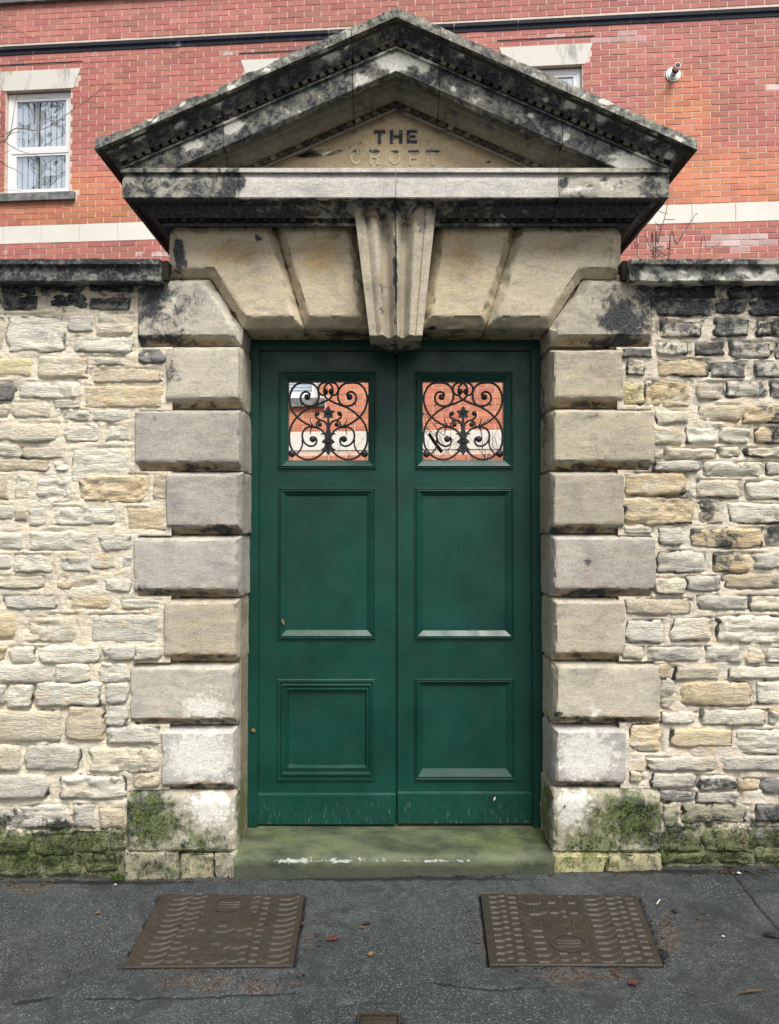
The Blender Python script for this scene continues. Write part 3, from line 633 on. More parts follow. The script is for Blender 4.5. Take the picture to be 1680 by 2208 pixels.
def add_window(a, b, c, d, lower):
    lp = thing('window', None, None); lp.parent = BLD; lp.location = ((a + b) / 2, 0, c)
    f = MB(); t = .055 * 1.05; y0, y1 = .055, .11
    f.box(a + .004, a + t, y0, y1, c + .004, d - .02); f.box(b - t, b - .004, y0, y1, c + .004, d - .02); f.box(a + t, b - t, y0, y1, d - .085, d - .02); f.box(a + t, b - t, y0, y1, c + .004, c + .06)
    zm_ = c + (d - c) * .43
    f.box(a + t, b - t, y0 + .003, y1, zm_ - .03, zm_ + .03)
    # sashes
    for (q0, q1, yy) in ((c + .06, zm_ - .03, .066), (zm_ + .03, d - .085, .060)):
        f.box(a + t, a + t + .06, yy, yy + .04, q0, q1); f.box(b - t - .04, b - t, yy, yy + .04, q0, q1); f.box(a + t + .06, b - t - .04, yy, yy + .04, q1 - .03, q1); f.box(a + t + .06, b - t - .04, yy, yy + .04, q0, q0 + .03)
    f.box((a + b) / 2 - .12, (a + b) / 2 + .12, y0 - .008, y0, d - .07, d - .058)
    sub('frame', f, M_UPVC, lp)
    for (q0, q1) in ((c + .09, zm_ - .06), (zm_ + .06, d - .115)):
        g = MB(); g.box(a + t + .06, b - t - .04, .080, .086, q0, q1); sub('pane', g, M_GLASS, lp)
    bl = MB()
    if not lower:
        u = a + t + .05
        while u < b - t - .05: bl.poly([(u, .105, c + .05), (u + .058, .118, c + .05), (u + .058, .118, d - .06), (u, .105, d - .06)]); u += .080
    else:
        z_ = c + .05
        while z_ < d - .05: bl.poly([(a + t, .13, z_), (b - t, .13, z_), (b - t, .15, z_ + .035), (a + t, .15, z_ + .035)]); z_ += .042
    sub('blind', bl, M_BLIND, lp)
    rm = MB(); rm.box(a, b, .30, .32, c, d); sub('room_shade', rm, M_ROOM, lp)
    li = MB(); zt = d + .265; e = .035
    li.v = [(a - .012 - .03, -.014, d), (b + .042, -.014, d), (b + .135, -.014, zt), (a - .135, -.014, zt), (a - .042, .15, d), (b + .042, .15, d), (b + .135, .15, zt), (a - .135, .15, zt)]
    li.f = BOXF; sub('lintel', li, M_LINTEL, lp)
    si = MB(); si.box(a - .085, b + .085, -.06, .055, c - .115, c - .012); si.box(a - .02, b + .02, -.02, .056, c - .012, c + .003); sub('sill', si, M_SILL, lp)
    if not lower:
        fl = MB(); fl.box(a - .16, b + .16, -.012, .0, zt + .085, zt + .1); sub('flashing', fl, M_STRING, lp)
for i, wv_ in enumerate(wins): add_window(*wv_, lower=(i % 2 == 1))
# flue outlet
fu, fz_ = PB(1451, 162)
def ring_tube(m_, c, r, y0, y1, n=24):
    k = len(m_.v)
    for y in (y0, y1):
        for i in range(n): m_.v.append((c[0] + r * math.cos(2 * math.pi * i / n), y, c[1] + r * math.sin(2 * math.pi * i / n)))
    m_.f += [(k + i, k + (i + 1) % n, k + n + (i + 1) % n, k + n + i) for i in range(n)] + [tuple(range(k, k + n)), tuple(range(k + n, k + 2 * n))[::-1]]
fp = thing('flue_outlet', None, None); fp.parent = BLD; fp.location = (fu, 0, fz_)
m_ = MB(); ring_tube(m_, (fu, fz_), .092, -.010, -.022); ring_tube(m_, (fu, fz_), .07, -.022, -.034); sub('collar', m_, M_UPVC, fp)
m_ = MB(); ring_tube(m_, (fu, fz_), .036, -.034, -.20); sub('pipe', m_, M_STEEL, fp, smooth=True)
m_ = MB(); ring_tube(m_, (fu, fz_), .044, -.10, -.125); ring_tube(m_, (fu, fz_), .030, -.2005, -.202); sub('seal', m_, M_DARK, fp)

# ================================================================== THE STONE GATEWAY
GATE = thing('stone_gateway', 'classical stone gateway with blackened pediment, fluted keystone and blocked quoins round the green door', 'gateway', (0, 0, float(gz(0, 0))))
YB, YF = .058, .0
def refine(bm, L, n=7):
    bmesh.ops.triangulate(bm, faces=[f for f in bm.faces if len(f.verts) > 4])
    for _ in range(n):
        es = [e for e in bm.edges if e.calc_length() > L]
        if not es: break
        bmesh.ops.subdivide_edges(bm, edges=es, cuts=1, use_grid_fill=True)
        bmesh.ops.triangulate(bm, faces=[f for f in bm.faces if len(f.verts) > 4])
def inset_poly(pts, ins):
    n = len(pts); L = []
    area = sum(pts[i][0] * pts[(i + 1) % n][1] - pts[(i + 1) % n][0] * pts[i][1] for i in range(n)); sgn = 1 if area > 0 else -1
    for i in range(n):
        p, q = np.array(pts[i]), np.array(pts[(i + 1) % n]); d = (q - p) / np.linalg.norm(q - p); nrm = np.array([-d[1], d[0]]) * sgn
        L.append((p + nrm * ins[i], d))
    out = []
    for i in range(n):
        (p, d), (q, e) = L[i - 1], L[i]; M_ = np.array([d, -e]).T
        if abs(np.linalg.det(M_)) < 1e-6: out.append(tuple(q))
        else: t = np.linalg.solve(M_, q - p); out.append(tuple(p + d * t[0]))
    return out
def rough_block(name, poly_px, ch, color, yb=YB, yf=YF, yback=.34, wear=.003, mat=None, parent=GATE, stain=gate_stain_shading, L=.026, edge=.006, label=None, tilt=0.0):
    """dressed stone: outline polygon seen at depth yb, chamfer insets per edge (m), face at yf"""
    base = [P(x, y, yb)[[0, 2]] for x, y in poly_px]; top = inset_poly(base, ch); n = len(base)
    bm = bmesh.new()
    vb = [bm.verts.new((p[0], yback, p[1])) for p in base]; vm = [bm.verts.new((p[0], yb, p[1])) for p in base]; vt = [bm.verts.new((p[0], yf + tilt * (p[0] - base[0][0]), p[1])) for p in top]
    bm.faces.new(vt)
    for i in range(n):
        j = (i + 1) % n
        bm.faces.new((vm[i], vm[j], vt[j], vt[i])); bm.faces.new((vb[i], vb[j], vm[j], vm[i]))
    bmesh.ops.recalc_face_normals(bm, faces=bm.faces)
    f0 = max(bm.faces, key=lambda f: f.calc_area() if abs(f.normal.y) > .9 else 0)
    if f0.normal.y > 0: bmesh.ops.reverse_faces(bm, faces=bm.faces)
    ed = [e for e in bm.edges if not e.is_boundary]
    bmesh.ops.bevel(bm, geom=ed, offset=edge, segments=1, affect='EDGES', clamp_overlap=True)
    refine(bm, L)
    bm.normal_update(); co = np.array([v.co[:] for v in bm.verts]); no = np.array([v.normal[:] for v in bm.verts])
    s = co * [9, 9, 16] + hash(name) % 7
    d = (fbm(co * [7, 7, 9], 3) - .5) * wear * 2.4 + (fbm(co * [45, 45, 60], 2) - .5) * wear * 1.5
    # chipped arrises
    chip = sstep(.52, .72, fbm(co * 26 + 5, 3)) * .012 * (np.linalg.norm(no, axis=1) > 0)
    nn = np.abs(no).max(1); d = d - chip * sstep(.985, .90, nn)
    co = co + no * d[:, None]
    for v, c in zip(bm.verts, co): v.co = c
    me = bpy.data.meshes.new(name); bm.to_mesh(me); bm.free()
    me.polygons.foreach_set('use_smooth', [True] * len(me.polygons)); me.set_sharp_from_angle(angle=R(32))
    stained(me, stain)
    o = link_mesh(name, me, mat or M_DRESSED, parent, color)
    if label: o['label'] = label
    return o
c = .042
GREY = (.50, .475, .43); WARM = (.56, .51, .40); PALE = (.64, .60, .50); BUFF = (.56, .47, .32); WHT = (.60, .59, .56)
# left quoins (x0,y0,x1,y1,color); edges order: bottom, right(opening), top, left
def quoin(x0, y0, x1, y1, col, left, xs=None, ins=None):
    poly = [(x0, y1), (x1, y1), (x1, y0), (x0, y0)]
    if xs: poly = xs
    rough_block('quoin_stone', poly, ins or ([c, .012, c * .42, .006] if left else [c, .006, c * .42, .012]), col)
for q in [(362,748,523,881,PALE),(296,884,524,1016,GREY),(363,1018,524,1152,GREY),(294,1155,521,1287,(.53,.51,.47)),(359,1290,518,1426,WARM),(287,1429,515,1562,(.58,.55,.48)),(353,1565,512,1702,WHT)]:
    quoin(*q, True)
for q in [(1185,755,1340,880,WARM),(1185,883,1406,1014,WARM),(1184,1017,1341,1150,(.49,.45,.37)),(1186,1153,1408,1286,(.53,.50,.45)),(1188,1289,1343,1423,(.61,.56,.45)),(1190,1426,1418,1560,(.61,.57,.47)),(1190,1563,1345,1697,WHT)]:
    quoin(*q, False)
# springers with the raked shoulder
rough_block('springer_stone', [(296,747),(521,747),(524,708),(454,603),(365,603),(365,612),(296,612)], [c,.03,c,.03,.0,.0,.028], (.60,.57,.49))
rough_block('springer_stone', [(1185,747),(1406,747),(1406,612),(1340,612),(1340,603),(1256,603),(1184,708)], [c,.028,.0,.0,.03,c,.03], (.58,.54,.44))
# plinth blocks and footings
rough_block('plinth_stone', [(276,1836),(510,1836),(511,1705),(276,1703)], [.01,.02,.035,.01], (.54,.52,.43), yb=.02, yf=-.012, wear=.006, edge=.012)
rough_block('plinth_stone', [(1189,1838),(1428,1838),(1426,1699),(1189,1699)], [.012,.02,.035,.01], (.54,.52,.41), yb=.02, yf=-.012, wear=.006, edge=.012)
rough_block('footing_stone', [(268,1900),(387,1905),(387,1836),(270,1834)], [.004]*4, (.46,.45,.34), yb=.004, yf=-.011, wear=.012, edge=.006)
rough_block('footing_stone', [(387,1905),(464,1902),(461,1840),(387,1838)], [.004]*4, (.47,.44,.31), yb=.004, yf=-.008, wear=.014, edge=.006)
rough_block('footing_stone', [(464,1902),(512,1900),(511,1836),(461,1838)], [.004]*4, (.50,.48,.38), yb=.004, yf=-.013, wear=.012, edge=.006)
rough_block('footing_stone', [(1187,1890),(1300,1892),(1310,1839),(1190,1838)], [.004]*4, (.60,.57,.32), yb=-.0, yf=-.020, wear=.014, edge=.008)
rough_block('footing_stone', [(1300,1892),(1432,1886),(1428,1838),(1310,1839)], [.004]*4, (.5,.47,.3), yb=-.0, yf=-.016, wear=.014, edge=.008)
# flat-arch stones
e_ = .0
LI = (.72,.63,.47)
rough_block('voussoir', [(365,601),(454,601),(524,708),(657,708),(592,487),(365,487)], [c*.8,c,c,c*.9,c*.7,.05], LI)
rough_block('voussoir', [(657,708),(797,708),(768,487),(592,487)], [c,.045,c*.7,c*.9], (.70,.61,.45))
rough_block('voussoir', [(908,708),(1048,708),(1114,487),(938,487)], [c,c*.9,c*.7,.045], (.72,.63,.46))
rough_block('voussoir', [(1048,708),(1184,708),(1256,601),(1339,601),(1339,487),(1114,487)], [c,c,c*.8,.05,c*.7,c*.9], (.74,.67,.51))
# keystone: tapered, with two flutes between flat margins
def keystone():
    nu, nv = 61, 40; us = np.linspace(-1, 1, nu)
    def prof(u):
        a = abs(u)
        if a > .76: return 0.0
        if a > .74: return .006
        # rises to a ridge at .52 then sinks into the flute at .25 and back to the centre arris
        if a > .52: return .010 - .018 * math.sin((.74 - a) / .22 * math.pi / 2)
        f = .5 - .5 * math.cos((.52 - a) / .52 * 2 * math.pi); return -.008 + .060 * f + (.018 if a < .03 else 0)
    d = np.array([prof(u) for u in us]); vs = []
    tl, tr = P(762, 436, -.105), P(942, 436, -.105); bl_, br_ = P(797, 723, -.095), P(911, 723, -.095)
    for j in range(nv):
        t = j / (nv - 1); y = -.105 * (1 - t) + -.095 * t
        for i, u in enumerate(us):
            xl = tl[0] * (1 - t) + bl_[0] * t; xr = tr[0] * (1 - t) + br_[0] * t; zz = tl[2] * (1 - t) + bl_[2] * t
            vs.append((xl + (xr - xl) * (u + 1) / 2, y + d[i], zz))
    vs = np.array(vs); q = grid_quads(nv, nu).tolist(); vs[:, 1] += (fbm(vs * 18, 3) - .5) * .004
    # sides and bottom
    vl = vs.tolist(); yk = .19
    def strip(idx, yto):
        b0 = len(vl)
        for k in idx: vl.append([vl[k][0], yto, vl[k][2]])
        for k in range(len(idx) - 1): q.append([idx[k], idx[k + 1], b0 + k + 1, b0 + k])
    strip([j * nu for j in range(nv)][::-1], yk); strip([j * nu + nu - 1 for j in range(nv)], yk); 
    b0 = len(vl); last = [(nv - 1) * nu + i for i in range(nu)]
    for k in last: vl.append([vl[k][0], yk + (vl[k][1] + .095), vl[k][2]])
    for k in range(nu - 1): q.append([last[k], b0 + k, b0 + k + 1, last[k + 1]])
    me = np_mesh('keystone', np.array(vl), np.array(q), True, sharp=35)
    def ks(co):
        px, py = proj(co); st = np.zeros((len(co), 4)); st[:, 3] = .2; st[:, 2] = .1; st[:, 0] = .46 * sstep(640, 430, py) + .1
        st[:, 0] = np.maximum(st[:, 0], .45 * (np.abs(px - 853) < 4)); st[:, 0] = np.maximum(st[:, 0], .8 * sstep(.0, .03, co[:, 1]))
        return eval_blobs(px, py, [(795,460,24,24,1.1,3),(880,470,36,30,.7,3),(822,470,8,8,.8,0),(905,485,14,20,.6,0),(853,445,90,16,.85,0),(822,640,8,80,.45,0),(853,560,5,200,.8,0),(775,480,12,40,.4,0),(930,480,12,40,.4,0),(900,640,8,70,.35,3),(820,600,14,60,.6,3),(822,700,8,24,.7,3),(880,520,30,50,.35,0)], st)
    stained(me, ks); link_mesh('keystone', me, M_DRESSED, GATE, (.58, .53, .42))
keystone()
# wall core behind the blocks, the soffit and the reveals
def core_box(name, x0, x1, y0, y1, z0, z1, col, stain=gate_stain_shading, wear=.003, mat=None):
    bm = bmesh.new(); v = [bm.verts.new(p) for p in box_verts(x0, x1, y0, y1, z0, z1)]
    for f in BOXF: bm.faces.new([v[i] for i in f])
    refine(bm, .06, 8); bm.normal_update(); co = np.array([q.co[:] for q in bm.verts]); no = np.array([q.normal[:] for q in bm.verts]); co += no * ((fbm(co * 9, 3) - .5) * wear * 2)[:, None]
    for q, k in zip(bm.verts, co): q.co = k
    me = bpy.data.meshes.new(name); bm.to_mesh(me); bm.free(); stained(me, stain); return link_mesh(name, me, mat or M_DRESSED, GATE, col)
X_IL, X_IR = xat(523, 720, YB), xat(1186, 720, YB); Z_SOF = zat(709, YB); XB = 1.09
core_box('jamb_core', -XB + .03, X_IL - .005, .09, .55, -.15, Z_SOF + .12, (.38, .34, .25))
core_box('jamb_core', X_IR + .005, XB - .03, .09, .55, -.15, Z_SOF + .12, (.34, .31, .25))
core_box('lintel_core', -XB + .03, XB - .03, .085, .55, Z_SOF + .004, zat(480, 0), (.30, .26, .18))
# ---- cornices
XS = 1.09; YBACK = .55
def sweep(name, profile, stations, col, stain, back=YBACK, wear=.004, slope=0.0, zclamp=None, jag=0.0, parent=GATE, endcaps=True):
    """profile: list of (o, z) ; stations: list of ('L', y) side return | ('F', x) front | ('R', y)"""
    prof = []
    for (a, b), (c_, d_) in zip(profile[:-1], profile[1:]):
        n = max(1, int(math.hypot(c_ - a, d_ - b) / .012)); prof += [(a + (c_ - a) * k / n, b + (d_ - b) * k / n) for k in range(n)]
    prof.append(profile[-1]); vs = []
    for kind, s in stations:
        for (o_, z_) in prof:
            if kind == 'F':
                x = s; lim = XS + o_
                x = max(-lim, min(lim, x)); vs.append((x, -o_, z_ - slope * abs(x)))
            elif kind == 'L': vs.append((-(XS + o_), max(s, -o_), z_ - slope * (XS + o_)))
            else: vs.append((XS + o_, max(s, -o_), z_ - slope * (XS + o_)))
    vs = np.array(vs); nz = (fbm(vs * [11, 11, 20], 3) - .5) * wear * 2 + (fbm(vs * [60, 60, 60], 2) - .5) * wear * .8
    vs[:, 1] += nz; vs[:, 2] += nz * .5
    if jag:
        n = len(prof); ed = np.zeros(len(vs)); k = np.arange(len(vs)) % n; ed = sstep(3, 0, k.astype(float))
        vs[:, 2] -= ed * jag * sstep(.45, .75, fbm(vs * [16, 0, 0] + 3, 3)); vs[:, 2] += ed * (fbm(vs * [70, 0, 0], 2) - .5) * .006
    if zclamp is not None: vs[:, 2] = np.maximum(vs[:, 2], zclamp)
    q = grid_quads(len(stations), len(prof))[:, ::-1].tolist(); v = vs.tolist()
    n = len(prof)
    if endcaps:   # joint faces: fan back to the core
        for k, s in ((0, stations[0]), (len(stations) - 1, stations[-1])):
            if s[0] == 'F':
                b0 = len(v); v += [[p[0], .03, p[2]] for p in v[k * n:(k + 1) * n]]
                for i in range(n - 1): q.append([k * n + i, k * n + i + 1, b0 + i + 1, b0 + i])
    me = np_mesh(name, np.array(v), np.array(q), True, sharp=38); stained(me, stain)
    return link_mesh(name, me, M_DRESSED, parent, col)
zo = lambda y, o_: float(P(853, y, -o_)[2])
zs_ = zo(425, .183); zt_ = zo(362, .192)
HP = [(.05, zt_ + .002), (.192, zt_), (.192, zo(371, .192)), (.174, zo(373.5, .174)), (.176, zo(380, .176)), (.183, zo(388, .183)), (.183, zs_), (.176, zs_ - .006), (.160, zs_ - .006), (.157, zs_ + .006), (.120, zs_ + .006), (.115, zs_ - .002), (.113, zs_ - .012),
      (.098, zs_ - .020), (.078, zs_ - .034), (.064, zs_ - .048), (.056, zo(467, .056)), (.032, zo(468.5, .032)), (.032, zo(482, .032)), (.047, zo(482.5, .047)), (.047, zo(487, .047)), (-.01, zo(489, 0))]
def fr(x0, x1, st=.02): n = max(2, int((x1 - x0) / st)); return [('F', x) for x in np.linspace(x0, x1, n + 1)]
lft = [('L', y) for y in np.arange(YBACK, -.2, -.05)]; rgt = [('R', y) for y in np.arange(-.20, YBACK + .01, .05)]
xj = [xat(515, 400, -.183), xat(853.5, 400, -.183), xat(1205, 400, -.183)]; g = .0015
sweep('cornice_stone', HP, lft + fr(-1.29, xj[0] - g), (.52, .51, .45), corn_stain_shading)
sweep('cornice_stone', HP, fr(xj[0] + g, xj[1] - g), (.68, .67, .63), corn_stain_shading, wear=.002)
sweep('cornice_stone', HP, fr(xj[1] + g, xj[2] - g), (.66, .65, .61), corn_stain_shading, wear=.002)
sweep('cornice_stone', HP, fr(xj[2] + g, 1.29) + rgt, (.56, .55, .47), corn_stain_shading, wear=.011)
za = lambda y, o_: float(P(853, y, -o_)[2])
SL = .449
RP = [(.275, za(15, .275)), (.277, za(36, .277)), (.258, za(38, .258)), (.252, za(44, .252)), (.240, za(52, .240)), (.222, za(63, .222)), (.204, za(73, .204)), (.196, za(82, .196)), (.193, za(86.5, .193)), (.172, za(88, .172)), (.172, za(98, .172)),
      (.196, za(99, .196)), (.196, za(103.5, .196)), (.184, za(105, .184)), (.184, za(152, .184)), (.178, za(153, .178)), (.150, za(152, .184) + .006), (.128, za(152, .184) + .006), (.122, za(176, .122)), (.108, za(181, .108)), (.100, za(183, .1)), (.094, za(192, .094)), (.078, za(203, .078)), (.060, za(214, .060)), (.050, za(217, .050)),
      (.030, za(219, .030)), (.030, za(231, .030)), (.042, za(232, .042)), (.042, za(238, .042)), (-.01, za(240, 0.0))]
xr = [xat(480, 300, -.2), xat(759, 90, -.25), xat(950, 90, -.25), xat(1215, 300, -.2)]
RC = (.30, .30, .26); xap = xat(853.5, 100, -.2)
KI = [i for i, p_ in enumerate(RP) if abs(p_[0] - .128) < 1e-6][0]; RPO, RPI = RP[:KI + 1], RP[KI:]
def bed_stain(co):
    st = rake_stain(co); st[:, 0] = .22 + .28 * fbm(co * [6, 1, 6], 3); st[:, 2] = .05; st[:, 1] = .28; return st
def rsw(stn, col, jag=.0, wear=.004):
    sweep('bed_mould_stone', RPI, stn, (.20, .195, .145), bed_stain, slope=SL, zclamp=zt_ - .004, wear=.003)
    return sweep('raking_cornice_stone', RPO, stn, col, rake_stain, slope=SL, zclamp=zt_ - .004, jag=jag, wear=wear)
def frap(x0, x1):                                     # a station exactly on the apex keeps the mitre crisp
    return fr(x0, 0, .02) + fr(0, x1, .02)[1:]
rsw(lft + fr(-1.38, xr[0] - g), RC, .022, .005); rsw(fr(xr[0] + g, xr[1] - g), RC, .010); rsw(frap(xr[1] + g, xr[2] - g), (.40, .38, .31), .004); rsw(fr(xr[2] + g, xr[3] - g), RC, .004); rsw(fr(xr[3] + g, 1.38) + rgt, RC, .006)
# roof slabs closing the top, and the pediment core
zr = RP[0][1] - .006
mb = MB(); xe = XS + .270
for sgn in (-1, 1):
    a = [(0, -.25, zr), (sgn * xe, -.25, zr - SL * xe), (sgn * xe, YBACK, zr - SL * xe), (0, YBACK, zr)]
    b = [(x, y, z - .05) for x, y, z in a]; k = len(mb.v); mb.v += a + b
    mb.f += [(k, k + 1, k + 2, k + 3), (k + 4, k + 7, k + 6, k + 5)] + [(k + i, k + 4 + i, k + 4 + (i + 1) % 4, k + (i + 1) % 4) for i in range(4)]
o = mb.build('roof_slab', M_DRESSED, GATE, (.10, .10, .10))
mb = MB(); xc = 1.12; zc0 = zat(489, 0); zc1 = zr - .05
fr_ = [(-xc, zc0), (xc, zc0), (xc, zc1 - SL * xc), (0, zc1), (-xc, zc1 - SL * xc)]
k = len(mb.v); mb.v += [(x, .03, z) for x, z in fr_] + [(x, YBACK - .01, z) for x, z in fr_]; mb.f += [(0, 1, 2, 3, 4), (9, 8, 7, 6, 5)] + [(i, 5 + i, 5 + (i + 1) % 5, (i + 1) % 5) for i in range(5)]
mb.build('pediment_core', M_DRESSED, GATE, (.12, .12, .11))
# tympanum panel
def tymp():
    y = -.004; zb = zt_ - .02; za_ = RP[-1][1] + .01; hw = (za_ - zb) / SL; nx, nz = 110, 40; vs = []
    for i in range(nx):
        t = -1 + 2 * i / (nx - 1); x = t * hw; top = max(za_ - SL * abs(x), zb + .0005)
        for j in range(nz): vs.append((x, y, zb + (top - zb) * j / (nz - 1)))
    vs = np.array(vs); px, py = proj(vs)
    # spalled hollow with a raised lip
    d = ((px - 683) / 50) ** 2 + ((py - 329 - (px - 683) * -.06) / 8) ** 2; vs[:, 1] += .03 * sstep(1.0, .5, d); vs[:, 1] += (fbm(vs * [12, 1, 14], 3) - .5) * .006
    d2 = ((px - 702) / 26) ** 2 + ((py - 328 + (px - 702) * .25) / 4) ** 2; vs[:, 1] -= .026 * sstep(1, .3, d2)
    me = np_mesh('tympanum', vs, grid_quads(nx, nz), True)
    def f(co):
        px, py = proj(co); st = np.zeros((len(co), 4)); st[:, 3] = .52; st[:, 2] = .12; st[:, 0] = .12 + .3 * sstep(285, 245, py); st[:, 1] = .1
        h = py - .449 * np.abs(px - 853); st[:, 0] = np.maximum(st[:, 0], .35 * sstep(262, 244, h))
        return eval_blobs(px, py, [(660,330,34,9,1.1,0),(730,326,18,5,.9,0),(702,330,24,5,1.3,2),(618,345,20,10,.6,1),(1010,335,60,20,.35,2),(760,318,30,4,.5,0),(810,345,120,14,.4,2),(900,352,150,8,.4,2),(1052,349,9,5,.8,0),(770,305,24,5,.5,0),(1100,350,40,14,.4,0)], st)
    stained(me, f); link_mesh('tympanum', me, M_DRESSED, GATE, (.58, .50, .35))
tymp()
# dentils: one small block, many copies
def dentil_mesh():
    bm = bmesh.new(); bmesh.ops.create_cube(bm, size=1.0)
    for v in bm.verts: v.co = Vector((v.co.x * .027, v.co.y * .026, v.co.z * .023))
    bmesh.ops.bevel(bm, geom=bm.edges[:], offset=.0028, segments=1, affect='EDGES')
    me = bpy.data.meshes.new('dentil'); bm.to_mesh(me); bm.free(); me.materials.append(M_DRESSED); return me
DM = dentil_mesh()
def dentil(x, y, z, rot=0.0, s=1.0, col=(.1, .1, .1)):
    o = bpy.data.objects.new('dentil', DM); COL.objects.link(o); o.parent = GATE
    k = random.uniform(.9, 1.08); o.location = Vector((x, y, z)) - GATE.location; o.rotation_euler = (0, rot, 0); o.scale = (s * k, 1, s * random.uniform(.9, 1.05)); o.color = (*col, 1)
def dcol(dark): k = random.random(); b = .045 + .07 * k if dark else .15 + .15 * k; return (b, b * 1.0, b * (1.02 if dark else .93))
zd = (zo(468.5, .03) + zo(482, .03)) / 2
for x0, x1 in ((358, 750), (957, 1352)):
    n = int((x1 - x0) / 19.15) + 1
    for i in range(n):
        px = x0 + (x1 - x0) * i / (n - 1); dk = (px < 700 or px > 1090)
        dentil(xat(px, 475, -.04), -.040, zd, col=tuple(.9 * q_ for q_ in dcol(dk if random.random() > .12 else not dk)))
ang = math.atan(SL)
def rake_dentils(o_, yap, x_end, spacing, s, light=.2):
    z0 = za(yap, o_); x = spacing * .5
    while x < x_end:
        for sg in (-1, 1):
            z_ = z0 - SL * x
            if z_ < zt_ + .008: continue
            dentil(sg * x, -o_, z_, rot=sg * ang, s=s, col=dcol(random.random() > light * .8))
        x += spacing
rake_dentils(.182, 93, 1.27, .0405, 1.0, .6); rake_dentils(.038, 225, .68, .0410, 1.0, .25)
# lettering
def letter(strokes, x0, y0, w_, h_, mat, fat=.22, th=.0035):
    fr_y = -.0085 if mat is M_LET else -.0066
    """strokes on a unit square drawn at pixel box; thin raised slabs of paint-filled stone"""
    mb = MB(); a = P(x0, y0 + h_, -.006); b = P(x0 + w_, y0, -.006); W_, H_ = b[0] - a[0], b[2] - a[2]
    for sidx, s in enumerate(strokes):
        if s[0] == 'r': _, u0, v0, u1, v1 = s; e = .0004 * sidx; mb.box(a[0] + W_ * u0, a[0] + W_ * u1, fr_y - e, -.002, a[2] + H_ * v0, a[2] + H_ * v1)
        else:
            _, cx, cy, rx, ry, a0, a1, tk = s; pts = []; n = 16
            for i in range(n):
                for (q0, q1) in ((i / n, (i + 1) / n),):
                    t0, t1 = R(a0 + (a1 - a0) * q0), R(a0 + (a1 - a0) * q1); k = len(mb.v)
                    qs = [(cx + (rx - o_) * math.cos(t), cy + (ry - o_) * math.sin(t)) for t in (t0, t1) for o_ in (0, tk)]
                    for yy in (fr_y - .0004 * sidx, -.002):
                        for (u, v_) in qs: mb.v.append((a[0] + W_ * u, yy, a[2] + H_ * v_))
                    mb.f += [(k, k + 2, k + 3, k + 1), (k, k + 4, k + 6, k + 2), (k + 1, k + 3, k + 7, k + 5)]
    mb.build('letter', mat, GATE)
T_ = [('r', 0, .76, 1, 1), ('r', .37, 0, .63, .76)]; H__ = [('r', 0, 0, .27, 1), ('r', .73, 0, 1, 1), ('r', .27, .40, .73, .60)]; E_ = [('r', 0, 0, .3, 1), ('r', .3, .79, 1, 1), ('r', .3, .41, .85, .60), ('r', .3, 0, 1, .21)]
C_ = [('a', .5, .5, .5, .5, 50, 310, .2)]; R_ = [('r', 0, 0, .22, 1), ('r', .22, .82, .6, 1), ('r', .22, .44, .6, .60), ('a', .6, .72, .36, .28, -90, 90, .18), ('r', .58, 0, .85, .44)]; O_ = [('a', .5, .5, .5, .5, 0, 360, .2)]; F_ = [('r', 0, 0, .25, 1), ('r', .25, .8, 1, 1), ('r', .25, .42, .8, .6)]
letter(T_, 806, 281, 25, 28, M_LET); letter(H__, 841, 281, 27, 28, M_LET); letter(E_, 877, 281, 22, 28, M_LET)
letter(C_, 755, 323, 26, 32, M_LETF); letter(R_, 797, 323, 25, 32, M_LETF); letter(O_, 838, 323, 27, 32, M_LETF); letter(F_, 881, 324, 23, 32, M_LETF); letter(T_, 918, 324, 30, 32, M_LETF)

# ---- doorstep
def step():
    x0, x1 = P(508, 1850, 0)[0], P(1192, 1850, 0)[0]; zt0 = 0.0; gzz = float(gz(0, 0))
    prof = [(.62, .0), (.34, .0), (.10, -.008), (.03, -.010), (.0, -.014), (-.018, -.022), (-.028, -.036), (-.030, -.055), (-.030, gzz - .02)]
    pr = []
    for a, b in zip(prof[:-1], prof[1:]):
        n = max(1, int(math.dist(a, b) / .01)); pr += [(a[0] + (b[0] - a[0]) * k / n, a[1] + (b[1] - a[1]) * k / n) for k in range(n)]
    pr.append(prof[-1]); xs = np.linspace(x0, x1, 170); vs = np.array([(x, y, z) for x in xs for y, z in pr])
    nz = (fbm(vs * [6, 14, 14], 3) - .5); vs[:, 2] += nz * .010; vs[:, 1] += nz * .012
    me = np_mesh('doorstep', vs, grid_quads(len(xs), len(pr)), True)
    def f(co):
        px, py = proj(co); st = np.zeros((len(co), 4)); st[:, 1] = .30; st[:, 0] = .75 * sstep(1858, 1872, py) + .25 * sstep(1795, 1782, py)
        return eval_blobs(px, py, [(600,1800,90,20,.6,1),(1080,1810,120,26,.8,1),(1160,1800,30,30,.9,1),(840,1790,60,6,.35,2),(640,1855,74,9,.95,2),(730,1855,70,8,.85,2),(800,1853,70,7,.75,2),(880,1856,60,6,.72,2),(950,1855,60,7,.82,2),(1000,1855,34,6,.75,2),(1060,1855,30,6,.45,2),(540,1845,40,14,.35,2),(1150,1845,40,14,.35,0)], st)
    stained(me, f); o = link_mesh('doorstep', me, M_STEP, None); tag(o, 'worn green mossy stone doorstep with flaked white paint along its nose', 'doorstep')
step()

